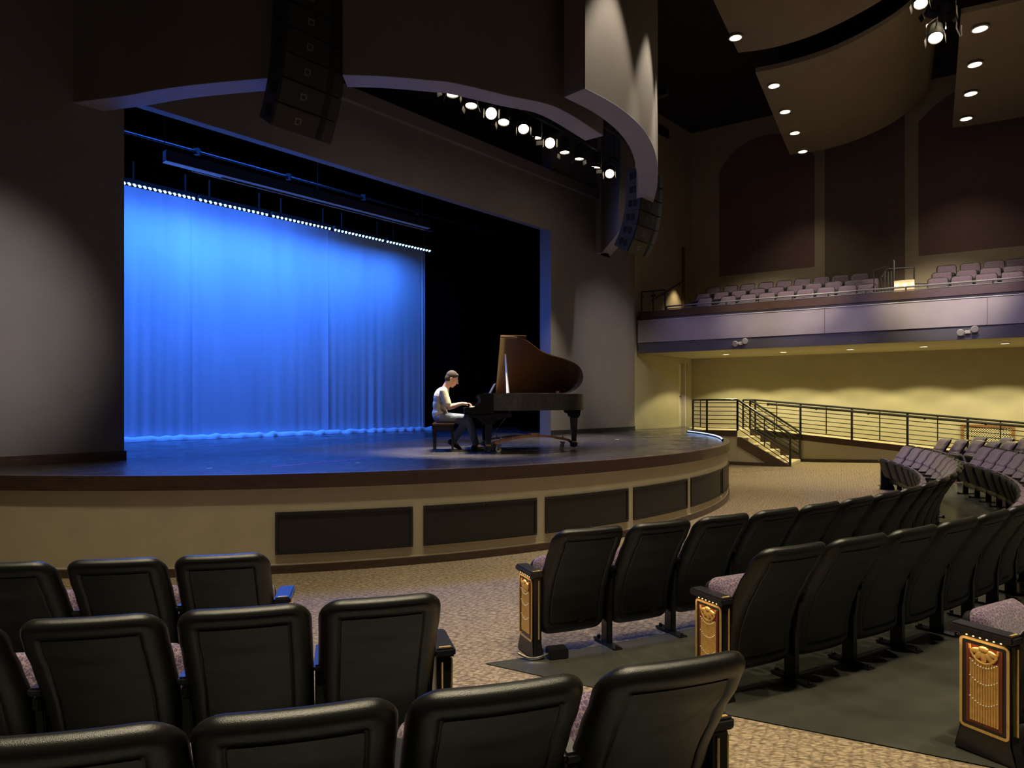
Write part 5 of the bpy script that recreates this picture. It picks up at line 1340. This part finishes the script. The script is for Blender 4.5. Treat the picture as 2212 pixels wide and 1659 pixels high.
# emergency twin head lights on the balcony band
for k, (u, v) in enumerate(((1600, 740), (2090, 715))):
    s, Y = hit(u, W0 + WN * (BF - 0.06), WD); p = W(s, BF - 0.06, zat(v, Y))
    t = thing('emergency_light', p, 'twin headed white emergency lamp on the %s of the balcony band' % ('left' if k == 0 else 'right'), 'lamp', 'emergency lamps')
    RB = Matrix.Rotation(math.atan2(WD.y, WD.x), 3, 'Z')
    MB().box((0, 0, -0.02), (0.10, 0.06, 0.08), RB).build('base', 'white', t, bevel=0.008)
    for e in (-1, 1):
        c = RB @ Vector((e * 0.13, -0.07, 0.03 * e)); Q = Vector((e * 0.3, -1, -0.35)).to_track_quat('Z', 'Y').to_matrix().to_4x4()
        h = MB().lathe([(0.03, -0.06), (0.065, -0.035), (0.078, 0.01), (0.07, 0.02), (0.001, 0.022)], c, 16, (RB.to_4x4() @ Q)).build('lamp_head', 'white', t)
        MB().tube([(0, 0, 0), c * 0.75], 0.014, 6).build('arm', 'white', t)
# low balcony rail
br = thing('balcony_rail', W(0.9, BF + 0.1, 4.52), 'low twin bar steel rail along the balcony kerb', 'railing', 'balcony rails')
sA = sW(1440, BF + 0.1); sB = 11.0
for dz, r in ((0.035, 0.014), (0.11, 0.024)): MB().tube([W(sA, BF + 0.1, 4.52 + dz), W(sB, BF + 0.1, 4.52 + dz)], r, 6).build('rail_bar', 'railgrey', br, world=True)
k = 0
while sA + 0.85 * k < sB:
    p = W(sA + 0.85 * k, BF + 0.1, 4.52); MB().tube([p, p + Vector((0, 0, 0.10))], 0.018, 6).build('post', 'steel', br, world=True); k += 1
# taller guard at the left end of the balcony, with clear infill
ge = thing('end_guard', W(sW(1386, BF + 0.12), BF + 0.12, 4.33), 'small steel guard with clear panels at the left end of the balcony', 'railing', 'balcony rails')
us_ = (1386, 1411, 1437)
Pts = [W(sW(u, BF + 0.12), BF + 0.12, 0) for u in us_]
zt = zat(631, Pts[0].y)
m, t_, b_ = nt('clear_glass'); b_.inputs['Transmission Weight'].default_value = 1.0; b_.inputs['Roughness'].default_value = 0.02; b_.inputs['IOR'].default_value = 1.1; b_.inputs['Base Color'].default_value = (0.9, 0.92, 0.9, 1); M['glass'] = m
for p in Pts: MB().tube([Vector((p.x, p.y, 4.33)), Vector((p.x, p.y, zt))], 0.022, 8).build('post', 'steel', ge, world=True)
MB().tube([Vector((p.x, p.y, zt)) for p in Pts], 0.022, 8).build('top_rail', 'steel', ge, world=True)
for p, q in zip(Pts[:-1], Pts[1:]):
    d = (q - p).normalized(); a, b = p + d * 0.05, q - d * 0.05
    MB().box(((a.x + b.x) / 2, (a.y + b.y) / 2, (4.40 + zt - 0.05) / 2), ((b - a).length, 0.01, zt - 0.05 - 4.40), Matrix.Rotation(math.atan2(d.y, d.x), 3, 'Z')).build('clear_panel', 'glass', ge, world=True, smooth=False)
    for zz in (4.48, zt - 0.14):
        for e in (a, b): MB().lathe([(0.03, -0.015), (0.03, 0.015)], (e.x, e.y, zz), 10, Matrix.Rotation(math.pi / 2, 4, 'X')).build('glass_clip', 'steel', ge, world=True)
hl = thing('stair_handrail', RW(hit(1437, ra, t1)[0], -0.06, 4.5), 'short sloping handrail beside the balcony door', 'railing', 'balcony rails')
MB().tube([RW(hit(1404, ra, t1)[0], -0.07, zat(650, 20.5)), RW(hit(1436, ra, t1)[0], -0.07, zat(632, 21.2)), RW(hit(1470, ra, t1)[0], -0.07, zat(612, 22.0))], 0.02, 8).build('handrail', 'steel', hl, world=True)
for u, v in ((1437, 633), (1466, 616)):
    s_, y_ = hit(u, ra, t1); MB().tube([RW(s_, -0.07, zat(v, y_)), RW(s_, 0.01, zat(v, y_) - 0.06)], 0.012, 6).build('bracket', 'steel', hl, world=True)
bl_ = spot('vomitory_lamp', RW(hit(1458, ra, t1)[0], -0.40, 5.75), RW(hit(1456, ra, t1)[0], -0.05, 4.2), 60, (1.0, 0.82, 0.45), 80, 0.9, 0.05)
# balcony aisle: guard frames, low lit wall with three step lights
ag = thing('aisle_guard', W(sW(1890, BF + 0.15), BF + 0.15, 4.3), 'steel guard frame at the balcony aisle beside the step lights', 'railing', 'balcony rails')
def bp(x, y, n): 
    u = 1340 + x * 0.3942; v = 540 + y * 0.3942; s_, Y_ = hit(u, W0 + WN * n, WD); return W(s_, n, zat(v, Y_))
def pol_(l, r=0.022, nm='rail'): MB().tube([bp(*q) for q in l], r, 8).build(nm, 'steel', ag, world=True)
pol_([(1390, 245, -3.2), (1390, 110, -3.2), (1470, 92, -2.6)], nm='post')
pol_([(1432, 240, -3.0), (1432, 150, -3.0), (1470, 92, -2.4)], nm='post')
for x in (1450, 1468, 1484): pol_([(x, 238, -2.9), (x, 118, -2.9)], 0.018, 'baluster')
pol_([(1500, 235, -2.8), (1500, 55, -2.8)], 0.026, 'post')
pol_([(1470, 104, -2.8), (1610, 96, -2.8), (1610, 190, -2.8)], nm='frame')
pol_([(1612, 184, -3.1), (1680, 184, -3.1)], 0.016, 'rail')
ws = thing('step_light_wall', bp(1555, 245, -3.0), 'low lit wall with three star bright step lights at the balcony aisle', 'step light')
a = bp(1500, 240, -3.0); b = bp(1612, 232, -3.0); zt_ = bp(1555, 165, -3.0).z
MB().add([a, b, Vector((b.x, b.y, zt_)), Vector((a.x, a.y, zt_))] + [p + Vector((WN.x, WN.y, 0)) * 0.08 for p in (a, b, Vector((b.x, b.y, zt_)), Vector((a.x, a.y, zt_)))], [(0, 1, 2, 3), (7, 6, 5, 4), (0, 4, 5, 1), (1, 5, 6, 2), (2, 6, 7, 3), (3, 7, 4, 0)]).build('low_wall', 'upwall', ws, world=True, smooth=False)
for x, y in ((1515, 194), (1558, 192), (1601, 188)):
    p = bp(x, y, -3.05); MB().ell(p, 0.030, 0.030, 0.028, None, 10, 6).build('bulb', 'lens', ws, world=True)
    l = bpy.data.lights.new('step_lamp', 'POINT'); l.energy = 0.10; l.color = (1.0, 0.75, 0.30); l.shadow_soft_size = 0.03
    o = bpy.data.objects.new('step_lamp', l); COL.objects.link(o); o.location = p - Vector((WN.x, WN.y, 0)) * 0.10

# spike marks and a strip of pink tape on the stage floor
def tape(label, ua, va, ub, vb, w, m):
    a, b = G(ua, va, ZS), G(ub, vb, ZS); d = (b - a).normalized(); s_ = Vector((-d.y, d.x, 0)) * w / 2
    z0, z1 = Vector((0, 0, 0.0005)), Vector((0, 0, 0.002))
    o = MB().hexa([a - s_ + z0, b - s_ + z0, b + s_ + z0, a + s_ + z0, a - s_ + z1, b - s_ + z1, b + s_ + z1, a + s_ + z1]).build('floor_tape', m, None, smooth=False)
    tag(o, label, 'tape', 'tape on the stage floor')
tape('long thin strip of pink tape on the blue lit stage floor', 585, 1009, 790, 990, 0.035, 'pinktape')
tape('short white tape mark left of the pink strip on the stage', 446, 1012, 458, 1011.5, 0.05, 'ivory')
tape('short white tape mark behind the pink strip on the stage', 768, 1000, 776, 999.5, 0.05, 'ivory')
tape('pale tape mark on the stage to the right of the piano', 1330, 949.5, 1337, 949, 0.06, 'ivory')
